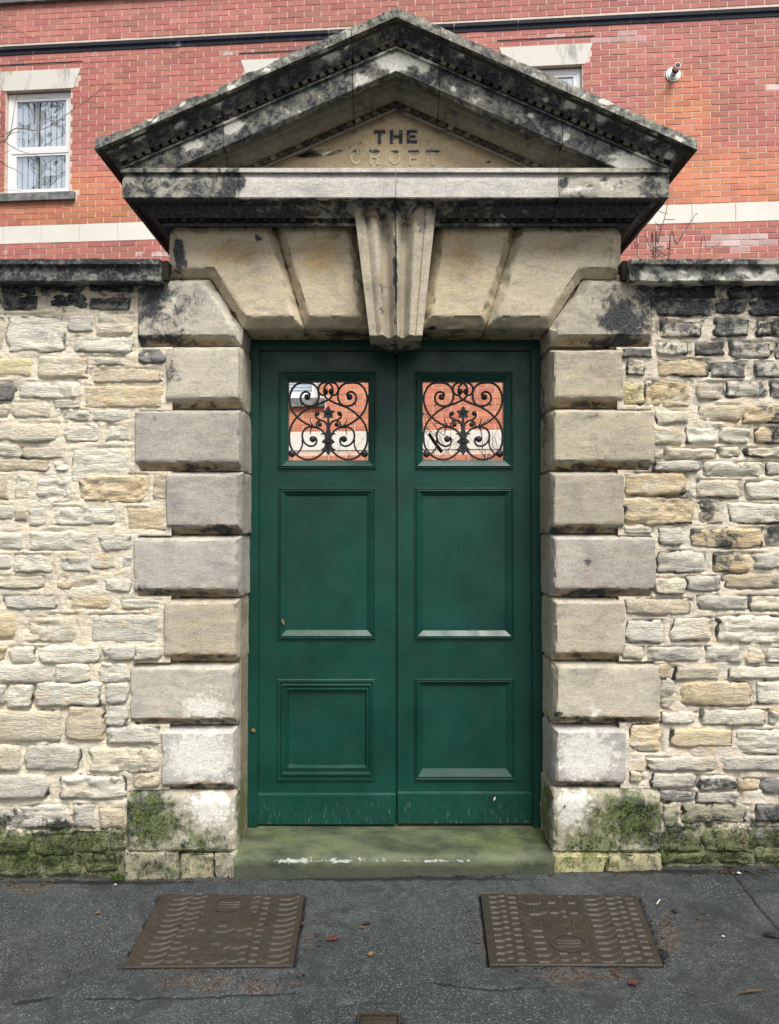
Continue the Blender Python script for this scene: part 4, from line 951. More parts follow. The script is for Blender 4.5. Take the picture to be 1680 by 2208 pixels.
# ================================================================== THE DOOR
DY = .30
DOOR = thing('double_door', 'dark green panelled double door with two scrolled iron grilles, shut in the stone gateway', 'door', (float(xat(855, 1780, DY)), DY, 0.0))
def rect_world(x0, y0, x1, y1, Y): a = P(x0, y1, Y); b = P(x1, y0, Y); return (a[0], b[0], a[2], b[2])
mb = MB()
xl0, xl1 = xat(534, 1400, DY), xat(557.5, 1400, DY); xr0, xr1 = xat(1147.5, 1400, DY), xat(1172, 1400, DY); ztop = zat(757, DY); zhead = Z_SOF + .02
mb.box(xl0 - .03, xl1, DY - .028, DY + .06, 0.002, zhead); mb.box(xr0, xr1 + .03, DY - .028, DY + .06, 0.002, zhead); mb.box(xl1, xr0, DY - .026, DY + .06, ztop, zhead)
mb.box(xl1 - .012, xl1 + .004, DY - .018, DY - .004, .004, ztop); mb.box(xr0 - .004, xr0 + .012, DY - .018, DY - .004, .004, ztop)
mb.build('door_frame', M_GREEN, DOOR)
def grid_plate(mb, holes_, x0, x1, z0, z1, yf, yb):
    us = sorted(set([x0, x1] + [h[0] for h in holes_] + [h[1] for h in holes_])); zs = sorted(set([z0, z1] + [h[2] for h in holes_] + [h[3] for h in holes_]))
    for a, b in zip(us[:-1], us[1:]):
        for c_, d in zip(zs[:-1], zs[1:]):
            if any(h[0] < (a + b) / 2 < h[1] and h[2] < (c_ + d) / 2 < h[3] for h in holes_): continue
            mb.poly([(a, yf, c_), (b, yf, c_), (b, yf, d), (a, yf, d)]); mb.poly([(b, yb, c_), (a, yb, c_), (a, yb, d), (b, yb, d)])
    for (a, b, c_, d) in list(holes_) + [(x1, x0, z0, z1)]:
        mb.poly([(a, yf, c_), (a, yf, d), (a, yb, d), (a, yb, c_)]); mb.poly([(b, yf, d), (b, yf, c_), (b, yb, c_), (b, yb, d)])
        mb.poly([(a, yf, d), (b, yf, d), (b, yb, d), (a, yb, d)]); mb.poly([(b, yf, c_), (a, yf, c_), (a, yb, c_), (b, yb, c_)])
def moulding(outer, inner, prof, leaf):
    """prof: (t from outer to inner edge, height proud of the stile face)"""
    mb = MB(); rings = []
    for t, h in prof:
        a, b, c_, d = [outer[i] + (inner[i] - outer[i]) * t for i in range(4)]; rings.append([(a, DY - h, c_), (b, DY - h, c_), (b, DY - h, d), (a, DY - h, d)])
    for r in rings: mb.v += r
    for k in range(len(rings) - 1):
        for i in range(4): j = (i + 1) % 4; mb.f.append((4 * k + i, 4 * k + j, 4 * k + 4 + j, 4 * k + 4 + i))
    me = mb.mesh('moulding'); o = link_mesh('moulding', me, M_GREEN, leaf); return o
PR_BIG = [(0, -.001), (0, .008), (.05, .012), (.13, .0125), (.17, .009), (.20, .006), (.24, .0055), (.27, .010), (.32, .0108), (.90, -.006), (.93, -.009), (1.0, -.010)]
PR_SM = [(0, -.001), (0, .006), (.06, .008), (.22, .008), (.24, .001), (.33, .001), (.36, .010), (.45, .012), (.52, .010), (.56, .003), (.66, .002), (.72, .008), (.82, .008), (.90, -.002), (.94, -.008), (1, -.010)]
LEAVES = [dict(x0=558, x1=853, wo=(600, 800, 811, 1011), wi=(621, 822, 794, 992), p2=(600, 1052, 809, 1377), i2=(619, 1070, 790, 1357), p3=(598, 1464, 809, 1684), i3=(624, 1492, 787, 1648), kick=(556, 1711, 853, 1777), pr3=PR_SM),
          dict(x0=857, x1=1147, wo=(895, 801, 1106, 1011), wi=(912, 822, 1086, 992), p2=(895, 1052, 1107, 1377), i2=(914, 1070, 1087, 1358), p3=(895, 1463, 1109, 1682), i3=(913, 1480, 1090, 1656), kick=(858, 1708, 1147, 1775), pr3=PR_BIG)]
WINR = []
for L_ in LEAVES:
    lx0, lx1 = xat(L_['x0'], 1300, DY), xat(L_['x1'], 1300, DY); zb = .006 if L_['x0'] < 700 else .012
    leaf = thing('door_leaf', None, None); leaf.parent = DOOR; leaf.location = (lx0 - DOOR.location.x, 0, 0)
    W = [rect_world(*L_[k], DY) for k in ('wo', 'wi', 'p2', 'i2', 'p3', 'i3')]
    def shrink(r, s): return (r[0] + s, r[1] - s, r[2] + s, r[3] - s)
    mb = MB(); grid_plate(mb, [shrink(W[0], .004), shrink(W[2], .004), shrink(W[4], .004)], lx0 + .0015, lx1 - .0015, zb, ztop - .003, DY, DY + .045)
    mb.build('stiles_and_rails', M_GREEN, leaf)
    for wo_, wi_, pr in ((W[0], W[1], PR_BIG + [(1.0, -.045)]), (W[2], W[3], PR_BIG), (W[4], W[5], L_['pr3'])): moulding(wo_, wi_, pr, leaf)
    for wi_ in (W[3], W[5]):
        r = shrink(wi_, -.006); nx, nz = 24, 34; X_, Z_ = np.meshgrid(np.linspace(r[0], r[1], nx), np.linspace(r[2], r[3], nz), indexing='ij')
        v = np.stack([X_.ravel(), np.full(X_.size, DY + .0085), Z_.ravel()], -1); v[:, 1] += (fbm(v * [3, 1, 3], 2) - .5) * .003
        v[:, 1] += .0
        me = np_mesh('panel', v, grid_quads(nx, nz), True); link_mesh('panel', me, M_GREEN, leaf)
    k = rect_world(*L_['kick'], DY - .012); mb = MB()
    mb.v = [(k[0], DY - .001, k[2]), (k[1], DY - .001, k[2]), (k[1], DY - .014, k[2]), (k[0], DY - .014, k[2]), (k[0], DY - .014, k[3] - .008), (k[1], DY - .014, k[3] - .008), (k[0], DY - .001, k[3]), (k[1], DY - .001, k[3])]
    mb.f = [(3, 2, 5, 4), (4, 5, 7, 6), (0, 1, 2, 3), (0, 3, 4, 6), (1, 7, 5, 2)]; mb.build('kick_board', M_GREEN, leaf)
    WINR.append(W[1])
# closing strip between the leaves
mb = MB(); mb.box(xat(852, 1300, DY), xat(858, 1300, DY), DY + .02, DY + .04, .01, ztop - .004); mb.build('closing_strip', M_GREEN, DOOR)

# iron grilles; drawn on a 1680 unit square whose opening is 130..1470 x 215..1555, symmetric about 803
def cr(pts, n=6):
    pts = [Vector((a, b)) for a, b in pts]; P_ = [pts[0] * 2 - pts[1]] + pts + [pts[-1] * 2 - pts[-2]]; out = []
    for i in range(1, len(P_) - 2):
        for k in range(n):
            t = k / n; a, b, c_, d = P_[i - 1], P_[i], P_[i + 1], P_[i + 2]
            out.append(.5 * ((2 * b) + (c_ - a) * t + (2 * a - 5 * b + 4 * c_ - d) * t * t + (3 * b - a - 3 * c_ + d) * t ** 3))
    out.append(pts[-1]); return [(p.x, p.y) for p in out]
STR = [([(470,470),(492,435),(462,398),(410,388),(355,425),(335,495),(355,570),(405,612),(480,632),(555,618),(615,565),(643,480),(636,385),(600,305),(530,250),(420,228),(300,245),(220,305),(170,400),(150,510),(168,630),(215,735),(280,820),(360,885),(440,935),(530,972),(600,990)], 18),
       ([(872,438),(845,485),(800,522),(700,572),(600,612),(500,652),(400,712),(315,785),(240,865),(182,965),(152,1080),(147,1200),(172,1320),(222,1410),(290,1480),(380,1528),(480,1541),(580,1520),(660,1470),(730,1405),(775,1360)], 18),
       ([(765,425),(700,442),(650,400),(638,320),(680,250),(760,226),(830,255),(870,315),(872,380)], 17),
       ([(540,1160),(590,1172),(607,1220),(590,1280),(535,1312),(465,1303),(400,1250),(368,1170),(370,1090),(412,1022),(490,985),(575,992),(650,1015),(710,1062),(765,1125),(790,1190)], 17),
       ([(362,1200),(368,1280),(340,1365),(290,1430),(262,1462)], 14), ([(235,1415),(300,1478)], 16),
       ([(605,735),(588,775),(600,825),(650,862),(720,885),(770,935),(790,1010),(796,1090)], 17),
       ([(672,925),(640,890),(608,915),(602,970),(640,1000)], 14), ([(497,828),(500,880),(520,930),(560,980)], 11), ([(530,985),(505,1040),(500,1112)], 11), ([(380,590),(350,600),(333,640)], 10), ([(395,600),(380,560)], 9)]
DISC = [(448, 478, 50), (755, 385, 46), (540, 1195, 52), (195, 1442, 60), (618, 757, 38), (660, 948, 38)]
for gi, W in enumerate(WINR):
    gr = thing('iron_grille', None, None); gr.parent = DOOR
    cxw, czw = (W[0] + W[1]) / 2, (W[2] + W[3]) / 2; gr.location = (cxw - DOOR.location.x, .012, czw); YG = DY + .014
    gr.location = Vector((cxw, YG, czw)) - DOOR.location
    sx, sz = (W[1] - W[0]) / 1340, (W[3] - W[2]) / 1340
    def G2(a, b, y=0.0): return (cxw + (a - 803) * sx, YG + y, czw - (b - 885) * sz)
    jr = random.Random(gi)
    for si, (pts, wd) in enumerate(STR):
        for mir in (0, 1):
            pp = cr(pts); rad = [wd * sx * 1.02] * len(pp)
            if si in (8, 9, 10, 11): rad = [wd * sx * (.35 + .65 * (k / len(pp) if si == 8 else 1 - k / len(pp))) * 1.3 for k in range(len(pp))]
            mb = MB(); mb.tube([G2(1606 - a if mir else a, b, .0007 * si + .0004 * mir) for a, b in pp], rad, 8, flat=.007)
            mb.build('scroll', M_IRON, gr, smooth=True, sharp=50)
    for (a, b, r_) in DISC:
        for mir in (0, 1):
            mb = MB(); cx_ = 1606 - a if mir else a; k0 = 0; n = 20
            for rr, yy in ((1, .006), (1, -.006), (.7, -.011), (.35, -.014)):
                for i in range(n): t = 2 * math.pi * i / n; q = G2(cx_ + r_ * rr * math.cos(t), b + r_ * rr * math.sin(t), yy); mb.v.append(q)
            for k in range(3): mb.f += [(k * n + i, k * n + (i + 1) % n, (k + 1) * n + (i + 1) % n, (k + 1) * n + i) for i in range(n)]
            mb.f += [tuple(range(3 * n, 4 * n)), tuple(range(n))[::-1]]; mb.build('rosette', M_IRON, gr, smooth=True, sharp=50)
    def plate2(name, half, y0=-.011, y1=.008, ridge=.006):
        full = half + [(1606 - a, b) for a, b in half[::-1] if abs(a - 803) > 1]; mb = MB(); n = len(full)
        mb.v = [G2(a, b, y0) for a, b in full] + [G2(a, b, y1) for a, b in full]; cxx = 803; cyy = sum(b for a, b in full) / n
        ctr = len(mb.v); zs2 = sorted(set(b for a, b in half)); 
        mb.f = [tuple(range(n)), tuple(range(n, 2 * n))[::-1]] + [(i, n + i, n + (i + 1) % n, (i + 1) % n) for i in range(n)]
        me = mb.mesh(name); bm = bmesh.new(); bm.from_mesh(me); bmesh.ops.triangulate(bm, faces=bm.faces[:]); bmesh.ops.recalc_face_normals(bm, faces=bm.faces); bm.to_mesh(me); bm.free(); link_mesh(name, me, M_IRON, gr)
    plate2('flower', [(803, 632), (778, 665), (765, 700), (735, 712), (692, 714), (735, 762), (722, 832), (760, 824), (785, 832), (803, 838)])
    plate2('stem', [(803, 835), (788, 836), (784, 900), (778, 1000), (765, 1060), (755, 1085), (700, 1092), (676, 1110), (725, 1118), (742, 1150), (750, 1185), (715, 1215), (695, 1240), (700, 1255), (735, 1270), (745, 1290), (738, 1325), (705, 1362), (675, 1368), (705, 1388), (750, 1396), (775, 1430), (803, 1472)])
    mb = MB()
    for (b, rr, dep) in ((742, 34, -.018), (1240, 40, -.018), (1180, 30, -.015), (1300, 26, -.015), (1350, 24, -.015)):
        k = len(mb.v); n = 12
        for i in range(n): mb.v.append(G2(803 + rr * 1.3 * math.cos(2 * math.pi * i / n), b + rr * math.sin(2 * math.pi * i / n), -.010))
        for i in range(n): mb.v.append(G2(803 + rr * .7 * math.cos(2 * math.pi * i / n), b + rr * .6 * math.sin(2 * math.pi * i / n), dep))
        mb.f += [(k + i, k + (i + 1) % n, k + n + (i + 1) % n, k + n + i) for i in range(n)] + [tuple(range(k + n, k + 2 * n))]
    mb.build('boss', M_IRON, gr, smooth=True)
    mb = MB()   # lugs fixing the ironwork to the frame
    for (a, b) in ((135, 470), (135, 1200), (1471, 470), (1471, 1200), (420, 216), (1186, 216), (803, 216), (470, 1556), (1136, 1556)): q = G2(a, b); mb.box(q[0] - .010, q[0] + .010, YG - .006, YG + .008, q[2] - .010, q[2] + .010)
    mb.build('fixing_lug', M_IRON, gr)

# ================================================================== RUBBLE WALLS
CL = dict(W=(.88, .845, .73), G=(.72, .70, .62), K=(.30, .30, .29), O=(.80, .67, .46), Y=(.74, .68, .42), B=(.82, .76, .61), T=(.70, .62, .48), M=(.48, .47, .35))
L3 = [(0,205,200,258,'K'),(230,208,500,258,'K'),(520,205,790,245,'K'),(0,264,220,358,'K'),(290,262,515,350,'K'),(525,282,775,358,'K'),(25,390,390,615,'W'),(410,395,548,490,'G'),(562,380,795,510,'B'),(440,522,800,612,'W'),(-60,390,12,620,'B'),
 (-60,645,178,762,'Y'),(222,640,525,770,'B'),(545,640,740,692,'W'),(830,588,980,684,'K'),(540,712,972,795,'T'),(-60,795,78,905,'K'),(100,792,475,890,'W'),(495,815,970,945,'O'),(60,915,290,1003,'B'),(320,905,470,945,'G'),(370,960,530,1015,'W'),(555,960,790,1030,'W'),(-60,920,45,1010,'B'),
 (-60,1040,350,1150,'B'),(380,1035,580,1150,'W'),(630,1050,785,1145,'W'),(-60,1170,100,1235,'W'),(115,1185,395,1250,'B'),(415,1188,780,1408,'W')]
L4 = [(-40,42,295,115,'T'),(322,58,400,108,'W'),(-60,150,45,285,'T'),(75,140,180,290,'B'),(215,140,428,300,'W'),(460,135,880,300,'O'),(918,115,1000,290,'T'),(-60,320,70,400,'W'),(75,340,160,410,'T'),(160,320,268,440,'W'),(300,330,697,435,'W'),(755,335,985,470,'O'),
 (-60,480,125,585,'W'),(150,475,545,590,'W'),(575,500,795,590,'G'),(-60,615,55,700,'G'),(80,615,318,722,'W'),(350,625,540,715,'G'),(545,622,690,700,'B'),(720,620,795,712,'G'),(-40,745,260,820,'B'),(330,725,590,820,'T'),(615,765,780,835,'W'),(15,865,345,940,'G'),(390,860,660,940,'O'),(720,885,960,945,'G'),
 (-60,965,85,1125,'O'),(150,975,460,1140,'B'),(530,975,955,1145,'G'),(-60,1170,25,1240,'O'),(50,1170,215,1270,'W'),(225,1165,605,1265,'W'),(615,1165,800,1250,'G'),(805,1170,965,1245,'G')]
L5 = [(-60,60,318,170,'W'),(325,55,530,168,'W'),(590,50,780,172,'W'),(-60,180,30,300,'G'),(38,180,190,320,'W'),(203,170,615,312,'W'),(625,180,765,290,'G'),(-60,335,375,530,'B'),(388,310,620,520,'T'),(625,305,765,425,'G'),(632,428,955,538,'G'),(-60,540,125,700,'B'),(132,540,485,700,'G'),(515,560,960,705,'B'),
 (-60,720,290,870,'G'),(338,725,760,870,'W'),(800,720,940,800,'T'),(-40,905,400,1050,'G'),(435,905,560,1045,'G'),(585,925,740,1050,'T'),(-60,1070,180,1190,'M'),(190,1085,440,1210,'M'),(450,1070,640,1190,'M'),(655,1060,750,1180,'M'),(-60,1210,240,1340,'M'),(250,1215,480,1330,'M'),(500,1200,720,1310,'M')]
R3 = [(900,235,1300,300,'K'),(1370,235,1485,310,'G'),(1505,220,1740,300,'K'),(900,322,1262,420,'G'),(1285,325,1460,400,'K'),(1495,320,1740,415,'K'),(930,455,1198,555,'G'),(1265,440,1500,545,'G'),(1550,445,1640,545,'B'),(1655,440,1740,545,'T'),(910,590,1115,665,'W'),(1155,578,1338,670,'K'),(1365,580,1640,690,'G'),(1665,590,1740,690,'G'),
 (690,628,870,680,'K'),(715,700,835,795,'B'),(900,695,1240,805,'O'),(1255,708,1480,810,'K'),(1530,712,1740,808,'G'),(705,840,828,980,'Y'),(838,832,1130,990,'O'),(1165,842,1328,948,'T'),(1350,832,1605,935,'G'),(1628,840,1740,945,'G'),(895,1022,1120,1100,'B'),(1165,988,1435,1085,'T'),(1455,992,1740,1100,'O'),(885,1118,1065,1235,'B'),(1090,1128,1305,1230,'W'),(1312,1132,1495,1225,'W'),(1530,1122,1740,1225,'O'),
 (890,1262,945,1320,'B'),(958,1262,1300,1325,'B'),(1312,1258,1435,1310,'B'),(1465,1258,1740,1310,'B')]
R4 = [(885,55,1190,118,'G'),(1205,60,1580,150,'W'),(1602,60,1740,142,'G'),(692,130,1100,278,'O'),(1165,178,1440,290,'B'),(1475,188,1740,298,'W'),(695,287,1155,460,'O'),(1187,312,1325,455,'B'),(1355,328,1740,455,'W'),(705,478,880,512,'W'),(915,482,1075,590,'G'),(1110,482,1600,608,'O'),(1615,482,1740,600,'G'),(900,627,1228,765,'G'),(1270,642,1515,760,'O'),(1525,642,1740,740,'G'),(888,800,1093,900,'B'),(1103,788,1318,880,'G'),(1328,772,1720,868,'T'),
 (697,932,1132,1035,'T'),(1165,912,1492,1000,'G'),(1503,918,1740,1010,'B'),(712,1068,945,1215,'G'),(1000,1052,1255,1200,'W'),(1287,1042,1740,1213,'W'),(697,1240,825,1312,'B'),(852,1240,1180,1328,'G'),(1215,1238,1450,1348,'G'),(1482,1242,1585,1350,'B'),(1612,1248,1740,1340,'W')]
R5 = [(920,62,985,150,'T'),(1015,82,1308,160,'B'),(1362,82,1740,158,'W'),(925,162,1028,350,'G'),(1055,172,1528,328,'O'),(1538,172,1740,322,'W'),(930,372,1165,440,'W'),(1187,355,1605,448,'W'),(1622,365,1740,445,'W'),(735,442,935,618,'O'),(992,478,1398,588,'O'),(1405,482,1740,630,'W'),(845,655,1280,738,'G'),(1322,648,1740,738,'G'),(740,752,812,805,'B'),(880,762,1165,845,'G'),(1182,772,1425,862,'G'),(1435,792,1570,858,'O'),(1582,790,1740,880,'K'),
 (935,872,1140,930,'K'),(1160,880,1440,945,'G'),(950,938,1030,1100,'M'),(1065,960,1500,1070,'M'),(1540,960,1740,1060,'K'),(940,1115,1190,1255,'M'),(1205,1110,1450,1255,'M'),(1500,1100,1740,1240,'K'),(930,1268,1240,1325,'M'),(1250,1262,1520,1325,'T'),(1535,1255,1740,1320,'M')]
YM = .018
def conv(lst, ox, oy, k): return [(ox + a * k, oy + b * k, ox + c_ * k, oy + d * k, cl) for a, b, c_, d, cl in lst]
LST = conv(L3, 0, 537.6, .36) + conv(L4, 0, 974.4, .36) + conv(L5, 0, 1411.2, .36)
RST = conv(R3, 1108.8, 537.6, .34) + conv(R4, 1108.8, 974.4, .34) + conv(R5, 1108.8, 1411.2, .34)
def extra(x0, x1, seed):
    r_ = random.Random(seed); out = []; y = 618
    while y < 1880:
        h = r_.uniform(26, 52); x = x0 + r_.uniform(-20, 10)
        while x < x1 - 25:
            w_ = r_.uniform(50, 140); x2 = min(x + w_, x1); cl = 'K' if y < 660 else ('M' if y > 1790 else r_.choice('WWGBBTO'))
            if x2 - x > 22: out.append((x, y + r_.uniform(-2, 2), x2 - 6, y + h - 6 + r_.uniform(-2, 2), cl))
            x = x2 + 4
        y += h + 3
    return out
LST += extra(-420, -24, 5); RST += extra(1704, 2090, 6)
def stone_obj(s, parent, left, idx):
    x0, y0, x1, y1, cl = s; a = P(x0, y1, YM - .01); b = P(x1, y0, YM - .01); hw, hh = (b[0] - a[0]) / 2, (b[2] - a[2]) / 2; cx, cz = (a[0] + b[0]) / 2, (a[2] + b[2]) / 2
    hw += .004; hh += .004
    off = (x0 < -15 or x1 > 1695 and x0 > 1690); d = .0085 if not off else .03
    nu = int(min(60, max(9, 2 * hw / d))) ; nv = int(min(34, max(8, 2 * hh / d)))
    e = lambda n: np.sign(t := np.linspace(-1, 1, n)) * (1 - (1 - np.abs(t)) ** 1.35)
    A, B = np.meshgrid(e(nu), e(nv), indexing='ij'); A, B = A.ravel(), B.ravel()
    rk = random.Random(idx * 31 + left); k = rk.uniform(.02, .22)
    ee = np.maximum(np.abs(A), np.abs(B))
    X_ = cx + hw * A * (1 - k * np.abs(B) ** 3 * min(1, hh / hw)); Z_ = cz + hh * B * (1 - k * np.abs(A) ** 4 * min(1, .5 + hw / hh * .1))
    p = np.stack([X_, 0 * X_, Z_], -1)
    wx = (fbm(p * [22, 0, 34] + idx * 3.7, 4) - .5) * .058; wz = (fbm(p * [22, 0, 34] + idx * 3.7 + 50, 4) - .5) * .036
    X_ = X_ + wx * ee ** 2; Z_ = Z_ + wz * ee ** 2
    ymid = (y0 + y1) / 2
    proud = rk.uniform(.002, .009) if left else rk.uniform(.007, .016)
    if left and ymid > 1390: proud = rk.uniform(.013, .022)
    if ymid > 1760: proud = rk.uniform(.004, .012)
    pw = rk.uniform(9, 18)
    H = -.022 + (.022 + proud) * (1 - ee ** pw)
    tx, tz = rk.uniform(-.006, .006), rk.uniform(-.006, .006); H = H + (tx * A + tz * B) * (1 - ee ** 4)
    amp = rk.uniform(.008, .017) if not (cl in 'O' and left) else .006
    H = H + (fbm(np.stack([X_ * 13, 0 * X_ + idx, Z_ * 42], -1), 4) - .5) * amp * (1 - ee ** 8 * .6) + (fbm(np.stack([X_ * 5, 0 * X_ + idx, Z_ * 9], -1), 2) - .5) * .010
    rn = fbm(np.stack([X_ * 10 + 3 * fbm(p * 9, 2), 0 * X_ + idx + 7, Z_ * 30], -1), 4); H = H - .016 * sstep(.10, .0, np.abs(rn - .5)) * (rk.random() * .8 + .2) * (1 - ee ** 8)
    v = np.stack([X_, YM - H, Z_], -1); me = np_mesh('stone', v, grid_quads(nu, nv)[:, ::-1] if False else grid_quads(nu, nv), True)
    def sf_(co):
        s_ = wall_stain(co); g_ = fbm(np.stack([co[:, 0] * 14, 0 * co[:, 0], co[:, 2] * 14], -1) + idx, 2)
        s_[:, 0] = s_[:, 0] + (.55 if left else .85) * sstep(.82, .96, ee) * sstep(.36, .56, g_); return s_
    stained(me, sf_); c_ = np.array(CL[cl]) * rk.uniform(.90, 1.10)
    return link_mesh('stone', me, M_RUBBLE, parent, tuple(c_))
def mortar(stones, xa, xb, za_, zb_, parent, left):
    xs = np.arange(xa, xb, .0075); zs = np.arange(za_, zb_, .0065); A, B = np.meshgrid(xs, zs, indexing='ij'); x, z = A.ravel(), B.ravel()
    p = np.stack([x, 0 * x, z], -1); y = YM + .002 + (fbm(p * [9, 0, 14], 3) - .5) * .018 + (fbm(p * [60, 0, 60], 2) - .5) * .006
    gate = sstep(.42, .58, fbm(p * [8, 0, 8] + 9, 2)) if left else sstep(.30, .48, fbm(p * [8, 0, 8] + 9, 2))
    wob = (fbm(p * [30, 0, 40] + 4, 2) - .5) * .012
    for s in stones:
        a = P(s[0], s[3], YM); b = P(s[2], s[1], YM); cx, cz, hw, hh = (a[0] + b[0]) / 2, (a[2] + b[2]) / 2, (b[0] - a[0]) / 2, (b[2] - a[2]) / 2
        m_ = (np.abs(x - cx) < hw + .03) & (np.abs(z - cz) < hh + .03)
        dx, dz = np.abs(x[m_] - cx) - hw, np.abs(z[m_] - cz) - hh; d = np.maximum(dx, dz) + wob[m_]; cor = sstep(.02, .0, np.minimum(-dx, -dz) * 0 + .01)
        y[m_] += (.011 if left else .015) * sstep(.009, .001, np.abs(d + .001)) * gate[m_] * sstep(-.03, 0, d)
        y[m_] += .008 * sstep(-.004, -.02, d)
    mpx, mpy = proj(np.stack([x, 0 * x + YM, z], -1))
    for (a0, b0, a1, b1) in ((296,604,600,747),(296,884,600,1016),(294,1155,600,1287),(287,1429,600,1562),(276,1703,600,1910),(1100,604,1406,747),(1100,883,1406,1014),(1100,1153,1408,1286),(1100,1426,1418,1560),(1100,1699,1428,1910)):
        y = np.where((mpx > a0 + (3 if a0 < 850 else 0)) & (mpx < a1 - (3 if a0 > 850 else 0)) & (mpy > b0 + 2) & (mpy < b1 - 0), np.maximum(y, .075), y)
    v = np.stack([x, y, z], -1); me = np_mesh('mortar', v, grid_quads(len(xs), len(zs)), True); 
    def ms(co):
        q_ = wall_stain(co); k_ = sstep(1680, 1780, proj(co)[1]); q_[:, 0] *= .55 + .5 * k_; q_[:, 1] *= .8 + .25 * k_; return q_
    stained(me, ms)
    px, py = proj(v); 
    return link_mesh('mortar', me, M_MORTAR, parent, (.90, .82, .66) if left else (.88, .80, .66))
XLq, XRq = xat(366, 1200, YM), xat(1338, 1200, YM); ZC = zat(600, YM)
WL = thing('rubble_wall', 'pale limestone rubble wall under a dark coping, left of the gateway, green with moss at its foot', 'wall', (float(xat(100, 1890, YM)), YM, float(gz(-2, 0))))
WR = thing('rubble_wall', 'limestone rubble wall right of the gateway, with black crusted and orange stones below a lichened coping', 'wall', (float(xat(1550, 1870, YM)), YM, float(gz(1.7, 0))))
for i, s in enumerate(LST): stone_obj(s, WL, True, i)
for i, s in enumerate(RST): stone_obj(s, WR, False, 300 + i)
zlow = float(gz(-2.5, 0)) - .03
mortar(LST, -2.75, XLq + .01, zlow, ZC + .02, WL, True); mortar(RST, XRq - .01, 2.75, float(gz(1.2, 0)) - .06, ZC + .02, WR, False)
for wp, xa, xb in ((WL, -3.2, -1.06), (WR, 1.06, 3.2)):
    mb = MB(); mb.box(xa, xb, YM + .04, .46, -.3, ZC); mb.build('wall_core', M_MORTAR, wp, (.4, .35, .26))
def coping(xa, xb, endx, parent, col, cap_end):
    zt0 = zat(558, -.085); zl0 = zat(571, -.085); zb0 = zat(606, -.07); 
    prof = [(.30, zt0 + .03), (.10, zt0 + .028), (-.085, zt0 + .0), (-.092, zt0 - .004), (-.090, zl0 + .003), (-.080, zl0), (-.066, zl0 - .004), (-.066, zb0 + .004), (-.060, zb0), (.04, zb0 + .004), (.06, zb0)]
    pr = []
    for a, b in zip(prof[:-1], prof[1:]):
        n = max(1, int(math.dist(a, b) / .012)); pr += [(a[0] + (b[0] - a[0]) * k / n, a[1] + (b[1] - a[1]) * k / n) for k in range(n)]
    pr.append(prof[-1]); nx = max(4, int((xb - xa) / .014)); xs = np.linspace(xa, xb, nx); v = np.array([(x, y, z) for x in xs for y, z in pr])
    nz = (fbm(v * [9, 9, 22], 3) - .5); v[:, 1] += nz * .012; v[:, 2] += nz * .006 + (fbm(v * [30, 0, 0] + 2, 2) - .5) * .006; q = grid_quads(nx, len(pr)).tolist()
    # recessed end block that meets the gateway
    n = len(pr); vl = v.tolist()
    for k in (0, nx - 1):
        b0 = len(vl); row = vl[k * n:(k + 1) * n]; cy = .1; cz = (zt0 + zb0) / 2; vl.append([row[0][0], cy, cz])
        for i in range(n - 1): q.append([k * n + i, k * n + i + 1, b0, b0])
    q4 = [f for f in q if f[2] != f[3]]; me = np_mesh('coping_stone', np.array(vl), np.array(q4), True, sharp=40)
    bm = bmesh.new(); bm.from_mesh(me); bm.verts.ensure_lookup_table()
    for f in q:
        if f[2] == f[3]: bm.faces.new([bm.verts[f[0]], bm.verts[f[1]], bm.verts[f[2]]])
    bm.to_mesh(me); bm.free()
    def f(co):
        px, py = proj(co); st = np.zeros((len(co), 4)); st[:, 0] = np.where(px < 850, .86, .70); L = px < 850
        nn = fbm(np.stack([px / 34, py / 20, 0 * px + 1], -1), 3)
        st[:, 2] = np.where(L, .22, .5) + .45 * sstep(.45, .62, nn) * np.where(L, .8, 1); st[:, 0] -= .35 * sstep(.5, .65, nn) * np.where(L, .3, 1) * (py > 573); st[:, 1] = .12
        return eval_blobs(px, py, [(100,590,60,14,.8,2),(180,585,30,10,.75,2),(330,600,40,6,.9,2),(20,590,30,14,.8,2),(1440,592,50,14,.9,2),(1500,590,18,12,.9,0),(1600,592,60,12,.8,2)], st)
    me.attributes.remove(me.attributes['stain']) if 'stain' in me.attributes else None
    stained(me, f); return link_mesh('coping_stone', me, M_DRESSED, parent, col)
xeL = xat(345, 580, -.08); xeR = xat(1360, 580, -.08)
coping(-3.2, xat(-300, 580, -.08), 0, WL, (.34, .33, .29), 0); coping(xat(-299, 580, -.08), xeL, 0, WL, (.34, .33, .29), 1)
coping(xeR, xat(1960, 580, -.08), 0, WR, (.38, .37, .31), 1); coping(xat(1961, 580, -.08), 3.2, 0, WR, (.38, .37, .31), 0)
for wp, xa, xb in ((WL, xeL, xat(366, 580, 0)), (WR, xat(1339, 580, 0), xeR)):
    rough = MB(); rough.box(xa, xb, -.03, .3, zat(603, -.03), zat(562, -.03)); rough.build('coping_end_block', M_DRESSED, wp, (.05, .05, .05))

